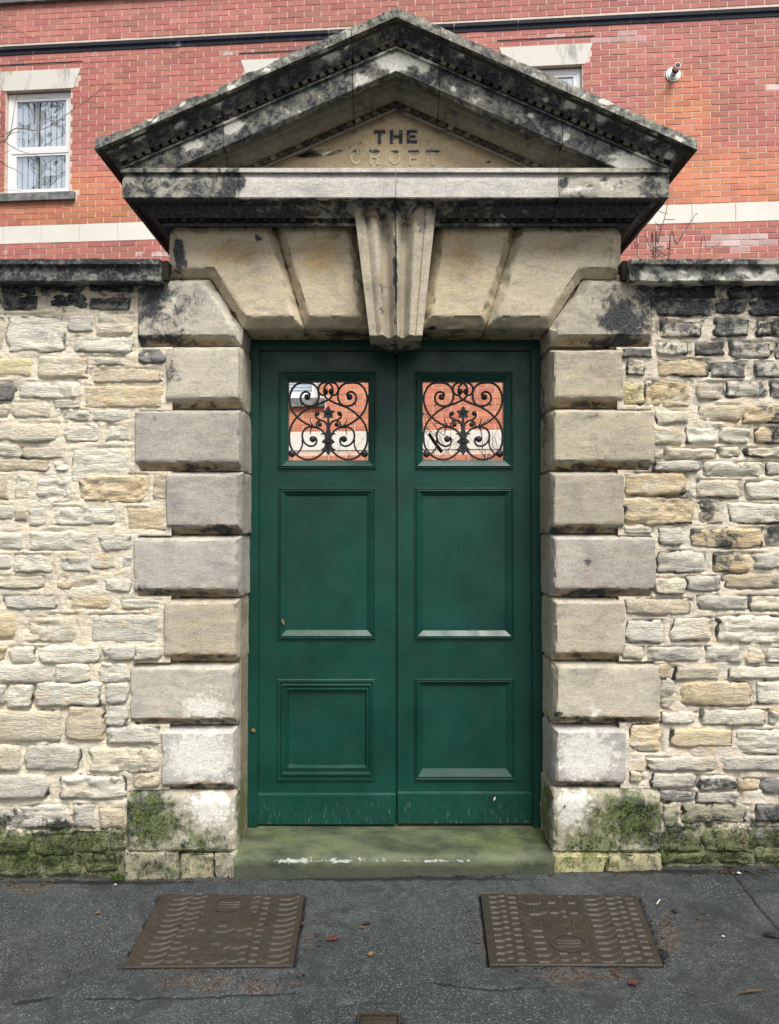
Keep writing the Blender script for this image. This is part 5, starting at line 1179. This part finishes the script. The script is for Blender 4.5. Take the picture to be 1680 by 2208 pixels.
# moss in raised tufts on the damp stones
def moss_tufts():
    rg = np.random.default_rng(3); n = 26000; px = rg.uniform(-20, 1700, n); py = rg.uniform(1715, 1898, n)
    ok = (px < 505) | (px > 1195); pts = np.array([P(a, b, .03) for a, b in zip(px, py)]); st = np.where(((px > 272) & (px < 505) | (px > 1195) & (px < 1430))[:, None], gate_stain_shading(pts), wall_stain(pts))
    nn = fbm(pts * [26, 0, 34], 3); keep = ok & (st[:, 1] * .8 + (nn - .5) * 2.6 > .84) & (pts[:, 2] > gz(pts[:, 0], 0) + .004); pts = pts[keep]; px = px[keep]
    g_ = (px > 272) & (px < 505) | (px > 1195) & (px < 1430)
    pts[:, 1] = np.where(g_, -.014, YM - .008); v, q = [], []
    for p, r3 in zip(pts, rg.random((len(pts), 4))):
        s_ = .0018 + .0034 * r3[0]; k = len(v); an = r3[1] * 3.14; ca, sa = math.cos(an) * s_, math.sin(an) * s_; yo = p[1] - .003 - .007 * r3[2]
        v += [(p[0] - ca, p[1], p[2] - sa), (p[0] + ca, p[1], p[2] + sa), (p[0] + ca * .5, yo, p[2] + sa * .5 + s_), (p[0] - ca * .5, yo, p[2] - sa * .5 + s_)]; q.append((k, k + 1, k + 2, k + 3))
    o = link_mesh('moss', np_mesh('moss', np.array(v), np.array(q), False), M_MOSS, None); tag(o, 'short dark green moss growing on the lowest stones of the walls and gateway', 'moss', kind='stuff')
moss_tufts()

# ================================================================== THINGS ON THE PAVEMENT
def cover(q, label, flip):
    c4 = [PG(x, y) for x, y in q]; ctr = sum(c4) / 4
    th = thing('inspection_cover', label, 'inspection cover', tuple(ctr), group='inspection covers in the pavement')
    c4 = [p - np.array([0, 0, 0]) for p in c4]
    def S2(u, v, h=0.0):        # u left-right 0..1, v far-near 0..1
        p = (c4[0] * (1 - u) + c4[1] * u) * (1 - v) + (c4[3] * (1 - u) + c4[2] * u) * v; return (p[0], p[1], p[2] + h)
    HT = .004
    mb = MB(); top = [S2(.0, .0, HT), S2(1, 0, HT), S2(1, 1, HT), S2(0, 1, HT)]; bot = [(x, y, z - .03) for x, y, z in top]
    mb.v = top + bot; mb.f = [(0, 3, 2, 1)] + [(i, (i + 1) % 4, 4 + (i + 1) % 4, 4 + i) for i in range(4)]; me = mb.mesh('plate'); bm = bmesh.new(); bm.from_mesh(me); bmesh.ops.recalc_face_normals(bm, faces=bm.faces)
    bmesh.ops.bevel(bm, geom=[e for e in bm.edges if e.calc_length() > .1 or True], offset=.003, segments=1, affect='EDGES'); bm.to_mesh(me); bm.free(); link_mesh('plate', me, M_RUST, th)
    def rib(mb, pts, wv=.0125, h=.0062):   # pts (u,v) ; flat-topped raised rib, cross-section in v
        k = len(mb.v)
        for (u, v) in pts: mb.v += [S2(u, v - wv, HT - .001), S2(u, v - wv * .35, HT + h), S2(u, v + wv * .35, HT + h), S2(u, v + wv, HT - .001)]
        n = len(pts)
        for i in range(n - 1):
            for j in range(3): mb.f.append((k + i * 4 + j, k + i * 4 + j + 1, k + (i + 1) * 4 + j + 1, k + (i + 1) * 4 + j))
        mb.f += [(k, k + 1, k + 2, k + 3), (k + 4 * n - 4, k + 4 * n - 1, k + 4 * n - 2, k + 4 * n - 3)]
    rows_ = 12; seg = [(.03, 0), (.09, 0), (.12, .03), (.15, .0), (.20, .0)]
    bx = (.36, .64, .05, .30) if not flip else (.36, .62, .62, .86)   # badge keeps clear
    txt = [(.34, .70, .30, .47), (.30, .70, .62, .72), (.36, .62, .82, .90)] if not flip else [(.28, .60, .06, .13), (.24, .66, .19, .27), (.33, .64, .38, .56)]
    for r_ in range(rows_):
        v0 = .07 + r_ * (.88 / (rows_ - 1)); 
        for cidx in range(5):
            u0 = .05 + cidx * .185; up = (1 if cidx % 2 == 0 else -1) * .040
            if flip: up = -up if cidx % 2 else up
            hump = (cidx % 2 == 0) != (not flip)
            pts = [(u0, v0), (u0 + .045, v0), (u0 + .072, v0 - .024), (u0 + .098, v0 - .024), (u0 + .125, v0), (u0 + .170, v0)] if hump else [(u0 - .008, v0 - .026), (u0 + .030, v0 + .004), (u0 + .055, v0 + .022), (u0 + .115, v0 + .022), (u0 + .140, v0 + .004), (u0 + .178, v0 - .026)]
            um, vm = u0 + .08, v0
            blocked = lambda u, v: (bx[0] < u < bx[1] and bx[2] < v < bx[3]) or any(t[0] < u < t[1] and t[2] - .01 < v < t[3] + .01 for t in txt)
            runs, cur = [], []
            for p in pts:
                if blocked(*p): 
                    if len(cur) > 1: runs.append(cur)
                    cur = []
                else: cur.append(p)
            if len(cur) > 1: runs.append(cur)
            for c_ in runs: mb = MB(); rib(mb, c_); mb.build('rib', M_RIB, th)
    mb = MB(); rr = random.Random(11 if flip else 12)      # worn, unreadable lettering
    for (a, b, c_, d) in txt:
        nl = 1 if d - c_ < .12 else 2
        for li in range(nl):
            z0 = c_ + (d - c_) * li / nl; z1 = c_ + (d - c_) * (li + .7) / nl; u = a
            while u < b - .02:
                if rr.random() > .16:
                    k = len(mb.v); w2 = rr.choice((.006, .007, .014))
                    for hh_ in (HT - .001, HT + .003): mb.v += [S2(u, z0, hh_), S2(u + w2, z0, hh_), S2(u + w2, z1, hh_), S2(u, z1, hh_)]
                    mb.f += [(k + 4, k + 7, k + 6, k + 5)] + [(k + i, k + (i + 1) % 4, k + 4 + (i + 1) % 4, k + 4 + i) for i in range(4)]
                    if rr.random() > .4:
                        k = len(mb.v); zz = rr.choice((z0, (z0 + z1) / 2, z1 - .012))
                        for hh_ in (HT - .001, HT + .0028): mb.v += [S2(u, zz, hh_), S2(u + .017, zz, hh_), S2(u + .017, zz + .012, hh_), S2(u, zz + .012, hh_)]
                        mb.f += [(k + 4, k + 7, k + 6, k + 5)] + [(k + i, k + (i + 1) % 4, k + 4 + (i + 1) % 4, k + 4 + i) for i in range(4)]
                u += rr.uniform(.017, .026)
    mb.build('worn_lettering', M_RIB, th)['kind'] = 'stuff'
    mb = MB(); cu, cv = (bx[0] + bx[1]) / 2, (bx[2] + bx[3]) / 2; n = 28
    for k in range(n):
        t0, t1 = 2 * math.pi * k / n, 2 * math.pi * (k + 1) / n; kk = len(mb.v)
        for t in (t0, t1):
            for rr_ in (.90, 1.0): mb.v.append(S2(cu + .11 * rr_ * math.cos(t), cv + .115 * rr_ * math.sin(t), HT + .0035))
        mb.f.append((kk, kk + 1, kk + 3, kk + 2))
    for dv in (-.045, -.01, .03): rib(mb, [(cu - .07, cv + dv), (cu - .02, cv + dv + .008), (cu + .03, cv + dv + .008), (cu + .07, cv + dv)], .006, .003)
    mb.build('badge', M_RIB, th)
    for (u, v) in ((.05, .07), (.94, .07), (.05, .92), (.93, .92)):
        mb = MB(); n = 12; p = S2(u, v, HT)
        mb.v = [(p[0] + .011 * math.cos(2 * math.pi * i / n), p[1] + .011 * math.sin(2 * math.pi * i / n), p[2] - .001) for i in range(n)] + [(p[0] + .009 * math.cos(2 * math.pi * i / n), p[1] + .009 * math.sin(2 * math.pi * i / n), p[2] + .004) for i in range(n)]
        mb.f = [(i, (i + 1) % n, n + (i + 1) % n, n + i) for i in range(n)] + [tuple(range(n, 2 * n))]; mb.build('bolt', M_RUST, th)
    for (u, v) in ((.22, .47), (.78, .47)):
        mb = MB(); n = 12; p = S2(u, v, HT + .0015); mb.v = [(p[0] + .022 * math.cos(2 * math.pi * i / n), p[1] + .010 * math.sin(2 * math.pi * i / n), p[2]) for i in range(n)]; mb.f = [tuple(range(n))]; mb.build('keyhole', M_DARK, th)
cover(COVERS[0], 'rusty ribbed metal cover on the left, its badge nearest the wall', False)
cover(COVERS[1], 'rusty ribbed metal cover in the pavement on the right, its badge at the near edge', True)
# small surface box cut by the lower edge
c4 = [PG(x, y) for x, y in DRQ]; dr = thing('surface_box', 'small dark iron surface box lid in the pavement between the two large covers', 'surface box', tuple(sum(c4) / 4))
def S3(u, v, h): p = (c4[0] * (1 - u) + c4[1] * u) * (1 - v) + (c4[3] * (1 - u) + c4[2] * u) * v; return (p[0], p[1], p[2] + h)
def slab(mb, u0, u1, v0, v1, h0, h1):
    k = len(mb.v); mb.v += [S3(u0, v0, h0), S3(u1, v0, h0), S3(u1, v1, h0), S3(u0, v1, h0), S3(u0, v0, h1), S3(u1, v0, h1), S3(u1, v1, h1), S3(u0, v1, h1)]
    mb.f += [(k + 4, k + 7, k + 6, k + 5)] + [(k + i, k + (i + 1) % 4, k + 4 + (i + 1) % 4, k + 4 + i) for i in range(4)]
mb = MB(); slab(mb, 0, 1, 0, .04, -.03, .001); slab(mb, 0, 1, .96, 1, -.03, .001); slab(mb, 0, .05, .04, .96, -.03, .001); slab(mb, .95, 1, .04, .96, -.03, .001); mb.build('rim', M_RUST, dr)
mb = MB(); slab(mb, .07, .93, .06, .94, -.03, -.004); mb.build('lid', M_RUST, dr)
mb = MB()
for v in (.10, .20, .30, .40, .5, .6, .7, .8):
    for u in (.12, .32, .53, .73): mb = MB(); slab(mb, u, u + .14, v, v + .035, -.005, .000); mb.build('stud', M_RIB, dr)

def leaf_mesh(L_, W_, curl, seed):
    r_ = random.Random(seed); n = 9; m_ = 5; v = []
    for i in range(n):
        t = i / (n - 1); wd = W_ * math.sin(math.pi * min(1, t * 1.02 + .01)) ** .7 * (1 + r_.uniform(-.12, .12))
        for j in range(m_):
            s = (j / (m_ - 1) - .5) * 2; v.append(((t - .5) * L_, s * wd / 2, curl * (s * s) * .5 + curl * math.sin(t * 3) * .6 + r_.uniform(0, .0012)))
    st_ = len(v); v = np.array(v); q = grid_quads(n, m_).tolist(); return v, q
def leaf(px, py, L_, W_, rz, mat, label, curl=.004, seed=1, name='fallen_leaf', cat='leaf', grp='dead leaves and bits on the pavement'):
    p = PG(px, py); v, q = leaf_mesh(L_, W_, curl, seed); me = np_mesh(name, v, q, True); o = bpy.data.objects.new(name, me); COL.objects.link(o); me.materials.append(mat)
    o.location = (p[0], p[1], p[2] + .006); o.rotation_euler = (random.uniform(-.1, .1), random.uniform(-.1, .1), rz); tag(o, label, cat, grp)
    md = o.modifiers.new('thick', 'SOLIDIFY'); md.thickness = .0008
leaf(718, 2028, .052, .024, .35, M_LEAFR, 'red dead leaf lying on the pavement right of the left cover', seed=2)
leaf(790, 1995, .040, .014, .2, M_LEAFD, 'dark narrow dead leaf on the pavement in front of the doorstep', seed=3)
leaf(1366, 2125, .036, .032, .1, M_LEAFR, 'dull red curled leaf on the pavement below the right cover', .008, seed=4)
leaf(1456, 1968, .032, .026, -.2, M_LEAFD, 'small black wet leaf on the pavement beside the far right corner of the right cover', .004, seed=5)
leaf(1668, 2022, .075, .024, -.4, M_LEAFD, 'dark brown leaf at the right edge of the pavement', .008, seed=6)
leaf(1622, 2146, .090, .012, .05, M_LEAFB, 'long thin brown leaf on the pavement in the lower right corner', .010, seed=7)
leaf(211, 1972, .026, .018, .6, M_LEAFO, 'small ochre leaf on the pavement left of the left cover', .003, seed=8)
leaf(780, 2003, .026, .010, .1, M_LEAFO, 'tiny tan leaf just below the dark leaf in front of the doorstep', .002, seed=9)
leaf(800, 2060, .030, .020, 1.3, M_LEAFO, 'yellow brown leaf fragment on the pavement midway between the covers', .003, seed=10)
leaf(1260, 1992, .0, .0, 0, M_LEAFB, 'x', seed=1) if False else None
leaf(1420, 1948, .050, .006, .9, M_PALE, 'thin pale straw on the pavement beside the right cover', .002, seed=12, name='straw', cat='straw')
leaf(1516, 1972, .040, .007, .1, M_LEAFB, 'thin brown stalk on the pavement right of the black leaf', .002, seed=13, name='stalk', cat='stalk')
leaf(330, 1946, .0, .0, 0, M_PALE, 'x') if False else None
leaf(1560, 1962 + 60, .012, .010, .1, M_PALE, 'small white chip lying alone on the pavement right of the right cover', .001, seed=14, name='stone_chip', cat='chip')
leaf(1594, 1886, .022, .016, .1, M_PALE, 'pale stone chip at the foot of the right rubble wall', .003, seed=15, name='stone_chip', cat='chip')
leaf(249, 1916 - 5, .012, .009, .1, M_PALE, 'pale stone chip beside the green weed at the foot of the left wall', .003, seed=16, name='stone_chip', cat='chip')
# litter against the walls: uncountable
v_, q_ = [], []
rr = random.Random(4)
for (x0, x1, y0, y1, n) in ((-20, 120, 1888, 1912, 60), (120, 500, 1893, 1903, 60), (980, 1110, 1884, 1890, 34), (560, 1000, 1887, 1891, 40), (1430, 1700, 1872, 1892, 90), (1180, 1430, 1884, 1890, 30), (330, 660, 2092, 2130, 50), (1080, 1400, 2088, 2115, 36), (1380, 1520, 1980, 2060, 30), (650, 720, 1985, 2060, 26), (1000, 1040, 1950, 2060, 16)):
    for _ in range(n):
        p = PG(rr.uniform(x0, x1), rr.uniform(y0, y1)); s = rr.uniform(.004, .013); an = rr.uniform(0, 6.28); k = len(v_); w2 = s * rr.uniform(.25, .6)
        for (a, b, h) in ((-s, 0, 0), (0, -w2, rr.uniform(0, .004)), (s, 0, rr.uniform(0, .005)), (0, w2, rr.uniform(0, .004))): v_.append((p[0] + a * math.cos(an) - b * math.sin(an), p[1] + a * math.sin(an) + b * math.cos(an), p[2] + .0045 + h))
        q_.append((k, k + 1, k + 2, k + 3))
o = link_mesh('leaf_litter', np_mesh('leaf_litter', np.array(v_), np.array(q_), False), M_LEAFB, None); tag(o, 'crumbs of dead brown leaf gathered at the wall foot and round the covers', 'leaf litter', kind='stuff')
# grit on the pavement
v_, q_ = [], []
for _ in range(900):
    p = PG(rr.uniform(-20, 1700), 1895 + 330 * rr.random() ** .9); s = rr.uniform(.0006, .0018) * (2.0 if rr.random() < .04 else 1); k = len(v_)
    v_ += [(p[0] - s, p[1], p[2] + .001), (p[0], p[1] - s, p[2] + .001), (p[0] + s, p[1], p[2] + .001), (p[0], p[1] + s, p[2] + .001), (p[0], p[1], p[2] + .001 + s * 1.3)]
    q_ += [(k, k + 1, k + 4), (k + 1, k + 2, k + 4), (k + 2, k + 3, k + 4), (k + 3, k, k + 4)]
o = link_mesh('grit', np_mesh('grit', np.array(v_), np.array(q_), False), M_PALE, None); o.data.materials[0] = M_GRIT; tag(o, 'fine pale grit scattered over the dark pavement', 'grit', kind='stuff')
# weed
wd = PG(259, 1899); wt = thing('weed', 'small bright green weed growing at the foot of the left rubble wall', 'weed', tuple(wd))
for i in range(26):
    a = rr.uniform(0, 6.28); l = rr.uniform(.015, .045); up = rr.uniform(.01, .04); mb = MB(); s = rr.uniform(.004, .008)
    tip = (wd[0] + math.cos(a) * l * .8, wd[1] - .01 + math.sin(a) * l * .5, wd[2] + up); mb.tube([tuple(wd), ((wd[0] + tip[0]) / 2, (wd[1] + tip[1]) / 2, wd[2] + up * .7), tip], .0006, 4)
    for k in range(3):
        c_ = (tip[0] + rr.uniform(-.006, .006), tip[1] + rr.uniform(-.005, .005), tip[2] + rr.uniform(-.005, .005)); mb.poly([(c_[0] - s, c_[1], c_[2]), (c_[0], c_[1] - s * .5, c_[2] + s * .6), (c_[0] + s, c_[1], c_[2] + s * .2), (c_[0], c_[1] + s * .5, c_[2] - s * .6)])
    mb.build('leafy_stem', M_LEAFG, wt)
# debris caught on the door
def scrap(px, py, Y, L_, W_, rot, mat, label, name='dead_leaf', cat='leaf'):
    p = P(px, py, Y); v, q = leaf_mesh(L_, W_, .004, int(px)); me = np_mesh(name, v[:, [0, 2, 1]] * [1, -1, 1], q, True); o = bpy.data.objects.new(name, me); COL.objects.link(o); me.materials.append(mat); o.location = p; o.rotation_euler = (0, rot, 0)
    md = o.modifiers.new('thick', 'SOLIDIFY'); md.thickness = .0008; tag(o, label, cat)
scrap(611, 1341, DY - .016, .034, .014, 1.2, M_LEAFO, 'small tan dead leaf caught at the foot of the left middle door panel')
scrap(1066, 1722, DY - .017, .022, .008, -1.2, M_PALE, 'pale seed husk stuck to the kick board of the right door leaf', 'seed_husk', 'seed husk')
scrap(547, 1574, DY - .034, .026, .020, .4, M_LEAFO, 'shrivelled tan leaf caught between the left jamb and the door frame', 'dead_leaf')

# ================================================================== TWIGS AND TREES
def twig(mb, pts, r0, r1, n=5, sm=5):
    pts = [Vector(p) for p in pts]; out = []
    Q = [pts[0] * 2 - pts[1]] + pts + [pts[-1] * 2 - pts[-2]]
    for i in range(1, len(Q) - 2):
        for k in range(sm): t = k / sm; a, b, c_, d = Q[i - 1], Q[i], Q[i + 1], Q[i + 2]; out.append(.5 * ((2 * b) + (c_ - a) * t + (2 * a - 5 * b + 4 * c_ - d) * t * t + (3 * b - a - 3 * c_ + d) * t ** 3))
    out.append(pts[-1]); m_ = len(out); mb.tube(out, [r0 + (r1 - r0) * k / (m_ - 1) for k in range(m_)], n)
TY = .62
tb = P(1418, 600, TY); sh = thing('thorny_shrub', 'bare thorny shrub rising behind the right coping against the brick building', 'shrub', (tb[0], TY, 0.0))
rr = random.Random(9)
brs = [[(470,1000),(490,860),(520,720),(555,620),(580,510),(595,420)],[(600,1000),(680,870),(760,730),(820,640),(870,560)],[(450,1000),(420,900),(380,820),(365,740)],[(300,1000),(275,900),(255,830)],[(275,900),(330,840)],[(900,1000),(980,930),(1100,860)],
       [(560,565),(500,540)],[(560,625),(660,625)],[(522,690),(460,650)],[(572,560),(592,566)],[(820,640),(805,625)],[(800,660),(765,672)],[(868,570),(885,575)],[(430,930),(470,900),(500,930),(540,960)],[(490,1000),(530,940),(560,980),(620,950)],[(420,920),(450,980)],[(500,860),(530,900)],[(640,930),(600,900)],[(690,860),(650,830)],[(1520,990),(1570,950)]]
for i, b in enumerate(brs):
    Yo = TY + rr.uniform(-.12, .12); pts = [P(1310.4 + .22 * a, 336 + .22 * c_, Yo) for a, c_ in b]
    if i < 4 or i == 5: pts = [pts[0] * .35 + np.array([tb[0], TY, .3]) * .65, *pts]
    mb = MB(); twig(mb, pts, .0042 if i < 3 else .0022, .0014, 5)
    mb.build('branch', M_BARK if i not in (14, 16) else M_BARKPALE, sh, smooth=True)
mb = MB()
for k in range(34):
    p = P(1310.4 + .22 * rr.gauss(490, 45), 336 + .22 * rr.uniform(890, 1000), TY + rr.uniform(-.1, .1)); s = rr.uniform(.008, .018)
    mb.poly([p + np.array([-s, 0, 0]), p + np.array([0, .3 * s, s * .5]), p + np.array([s, 0, s * rr.uniform(-.4, .6)]), p + np.array([0, -.3 * s, -s * .4])])
mb.build('withered_leaves', M_LEAFB, sh)
mb = MB(); mb.tube([(tb[0], TY, 0), (tb[0] + .03, TY, .9), (tb[0] - .02, TY, 1.9), (tb[0], TY, tb[2] - .2)], [.02, .016, .01, .006], 8); mb.build('trunk', M_BARK, sh, smooth=True)

# bare sapling left, whose twigs cross the left window
sy = 1.3; tx_ = P(-160, 400, sy); tr = thing('bare_sapling', 'bare sapling behind the left wall, its thin twigs crossing the window of the brick building', 'tree', (tx_[0], sy, 0.0))
segs = [[(-160,640),(-150,400),(-140,200),(-135,40)]]
mb = MB(); twig(mb, [(tx_[0], sy, 0), (tx_[0] + .02, sy, 1.2), *[P(a, b, sy) for a, b in segs[0]]], .035, .008, 8); mb.build('trunk', M_BARKPALE, tr, smooth=True)
tw = [[(-150,120),(-60,20),(0,50),(10,59),(36,65),(60,77),(73,83)], [(-150,420),(-70,330),(12,289),(38,276),(72,281),(103,274),(134,254),(168,230),(204,204),(228,182),(242,179)], [(-150,400),(-60,340),(0,308),(10,306),(24,283),(41,276)], [(-155,360),(-60,310),(0,295),(14,295),(29,280)],
      [(10,306),(38,323),(62,331),(84,336)], [(-150,420),(-50,350),(0,334),(22,324)], [(-150,460),(-60,350),(0,348),(14,358),(36,367),(53,382)], [(-150,480),(-40,420),(0,410),(24,410),(48,413)], [(24,283),(30,240),(38,200)], [(8,306),(22,290),(36,285),(58,285)], [(0,264),(10,275),(18,300)], [(-150,300),(-60,260),(0,240),(8,262)], [(60,281),(66,262),(62,240)], [(110,272),(118,258)], [(160,234),(163,222)]]
for b in tw:
    pts = [P(x, y, sy + .15 * math.sin(x * .01)) for x, y in b]; mb = MB(); twig(mb, pts, .0045 if len(b) > 5 else .0026, .0012, 5); mb.build('twig', M_BARKPALE if len(b) > 6 else M_BARK, tr, smooth=True)

# brambles behind the door, seen through the grilles
bp = P(960, 1000, .95); bh = thing('bramble', 'tangle of bare brown bramble stems behind the right iron grille', 'shrub', (bp[0], .95, 0.0)); rr = random.Random(21)
def rand_twig(parent, x0, y0, x1, y1, Y, r_, jit=14):
    n = 6; pts = []
    for k in range(n + 1):
        t = k / n; pts.append(P(x0 + (x1 - x0) * t + rr.uniform(-jit, jit) * (0 < k < n), y0 + (y1 - y0) * t + rr.uniform(-jit, jit) * (0 < k < n), Y + rr.uniform(-.06, .06)))
    mb = MB(); twig(mb, pts, r_, r_ * .5, 5, 3)
    for k in range(3):
        i = rr.randrange(1, n); p = pts[i]; q = p + np.array([rr.uniform(-.06, .06), rr.uniform(-.02, .02), rr.uniform(-.02, .07)]); mb.tube([p, (p + q) / 2 + np.array([0, 0, .008]), q], [r_ * .5, r_ * .4, r_ * .25], 4)
    mb.build('stem', M_BARK if rr.random() > .3 else M_BARKPALE, parent, smooth=True)
for k in range(26):
    a = rr.uniform(0, 1); x0 = rr.uniform(880, 1110); rand_twig(bh, x0, 1040, x0 + rr.uniform(-110, 110), rr.uniform(890, 985), rr.uniform(.85, 1.5), rr.uniform(.0012, .0028))
for k in range(6): rand_twig(bh, 900, rr.uniform(860, 940), rr.uniform(950, 1010), rr.uniform(900, 990), rr.uniform(.85, 1.2), .0022, 8)
mb = MB(); twig(mb, [P(925, 935, .9), P(938, 955, .9), P(953, 975, .9)], .010, .012, 8); mb.build('stub', M_BARK, bh, smooth=True)
mb = MB(); twig(mb, [(bp[0], .95, -.02), (bp[0] + .03, .97, .6), P(960, 1040, 1.0)], .012, .006, 7); mb.build('main_stem', M_BARK, bh, smooth=True)
b2 = P(740, 1010, .95); bh2 = thing('bramble', 'a few bare bramble stems low behind the left iron grille', 'shrub', (b2[0], .95, 0.0))
for k in range(9): x0 = rr.uniform(690, 810); rand_twig(bh2, x0, 1030, x0 + rr.uniform(-80, 80), rr.uniform(930, 990), rr.uniform(.85, 1.4), rr.uniform(.0011, .0022))
mb = MB(); twig(mb, [(b2[0], .95, -.02), (b2[0] + .03, .97, .5), P(740, 1030, 1.0)], .010, .005, 7); mb.build('main_stem', M_BARK, bh2, smooth=True)

# bare street trees behind the camera, mirrored in the panes
def street_tree(x, y, h, seed, label):
    r_ = random.Random(seed); t = thing('bare_tree', label, 'tree', (x, y, float(gz(x, y)))); mb = MB(); tk = MB()
    def grow(p, d, l, r0, lev):
        q = p + d * l
        if y > 0 and lev > 0 and float(proj(np.array(q[:]))[0]) > -90: return
        mid = (p + q) / 2 + Vector((r_.uniform(-1, 1), r_.uniform(-1, 1), 0)) * l * .06
        (tk if lev == 0 else mb).tube([p, mid, q], [r0, r0 * .85, r0 * .7], 7 if lev < 2 else 4, cap=False)
        if lev >= 7: return
        for k in range(3 if lev < 6 else 2):
            nd = (d + Vector((r_.uniform(-1, 1), r_.uniform(-1, 1), r_.uniform(-.35, .7))) * .75).normalized(); grow(q, nd, l * r_.uniform(.62, .84), r0 * .56, lev + 1)
    grow(Vector((x, y, float(gz(x, y)))), Vector((0, 0, 1)), h * .3, h * .018, 0)
    tk.build('trunk', M_BARK, t, smooth=True); mb.build('crown', M_BARK, t, smooth=True)
street_tree(-7.6, 2.3, 14, 3, 'bare tall garden tree out of frame on the left, mirrored in the left window')
street_tree(7.5, -10.0, 12, 8, 'bare street tree standing behind the camera on the right')
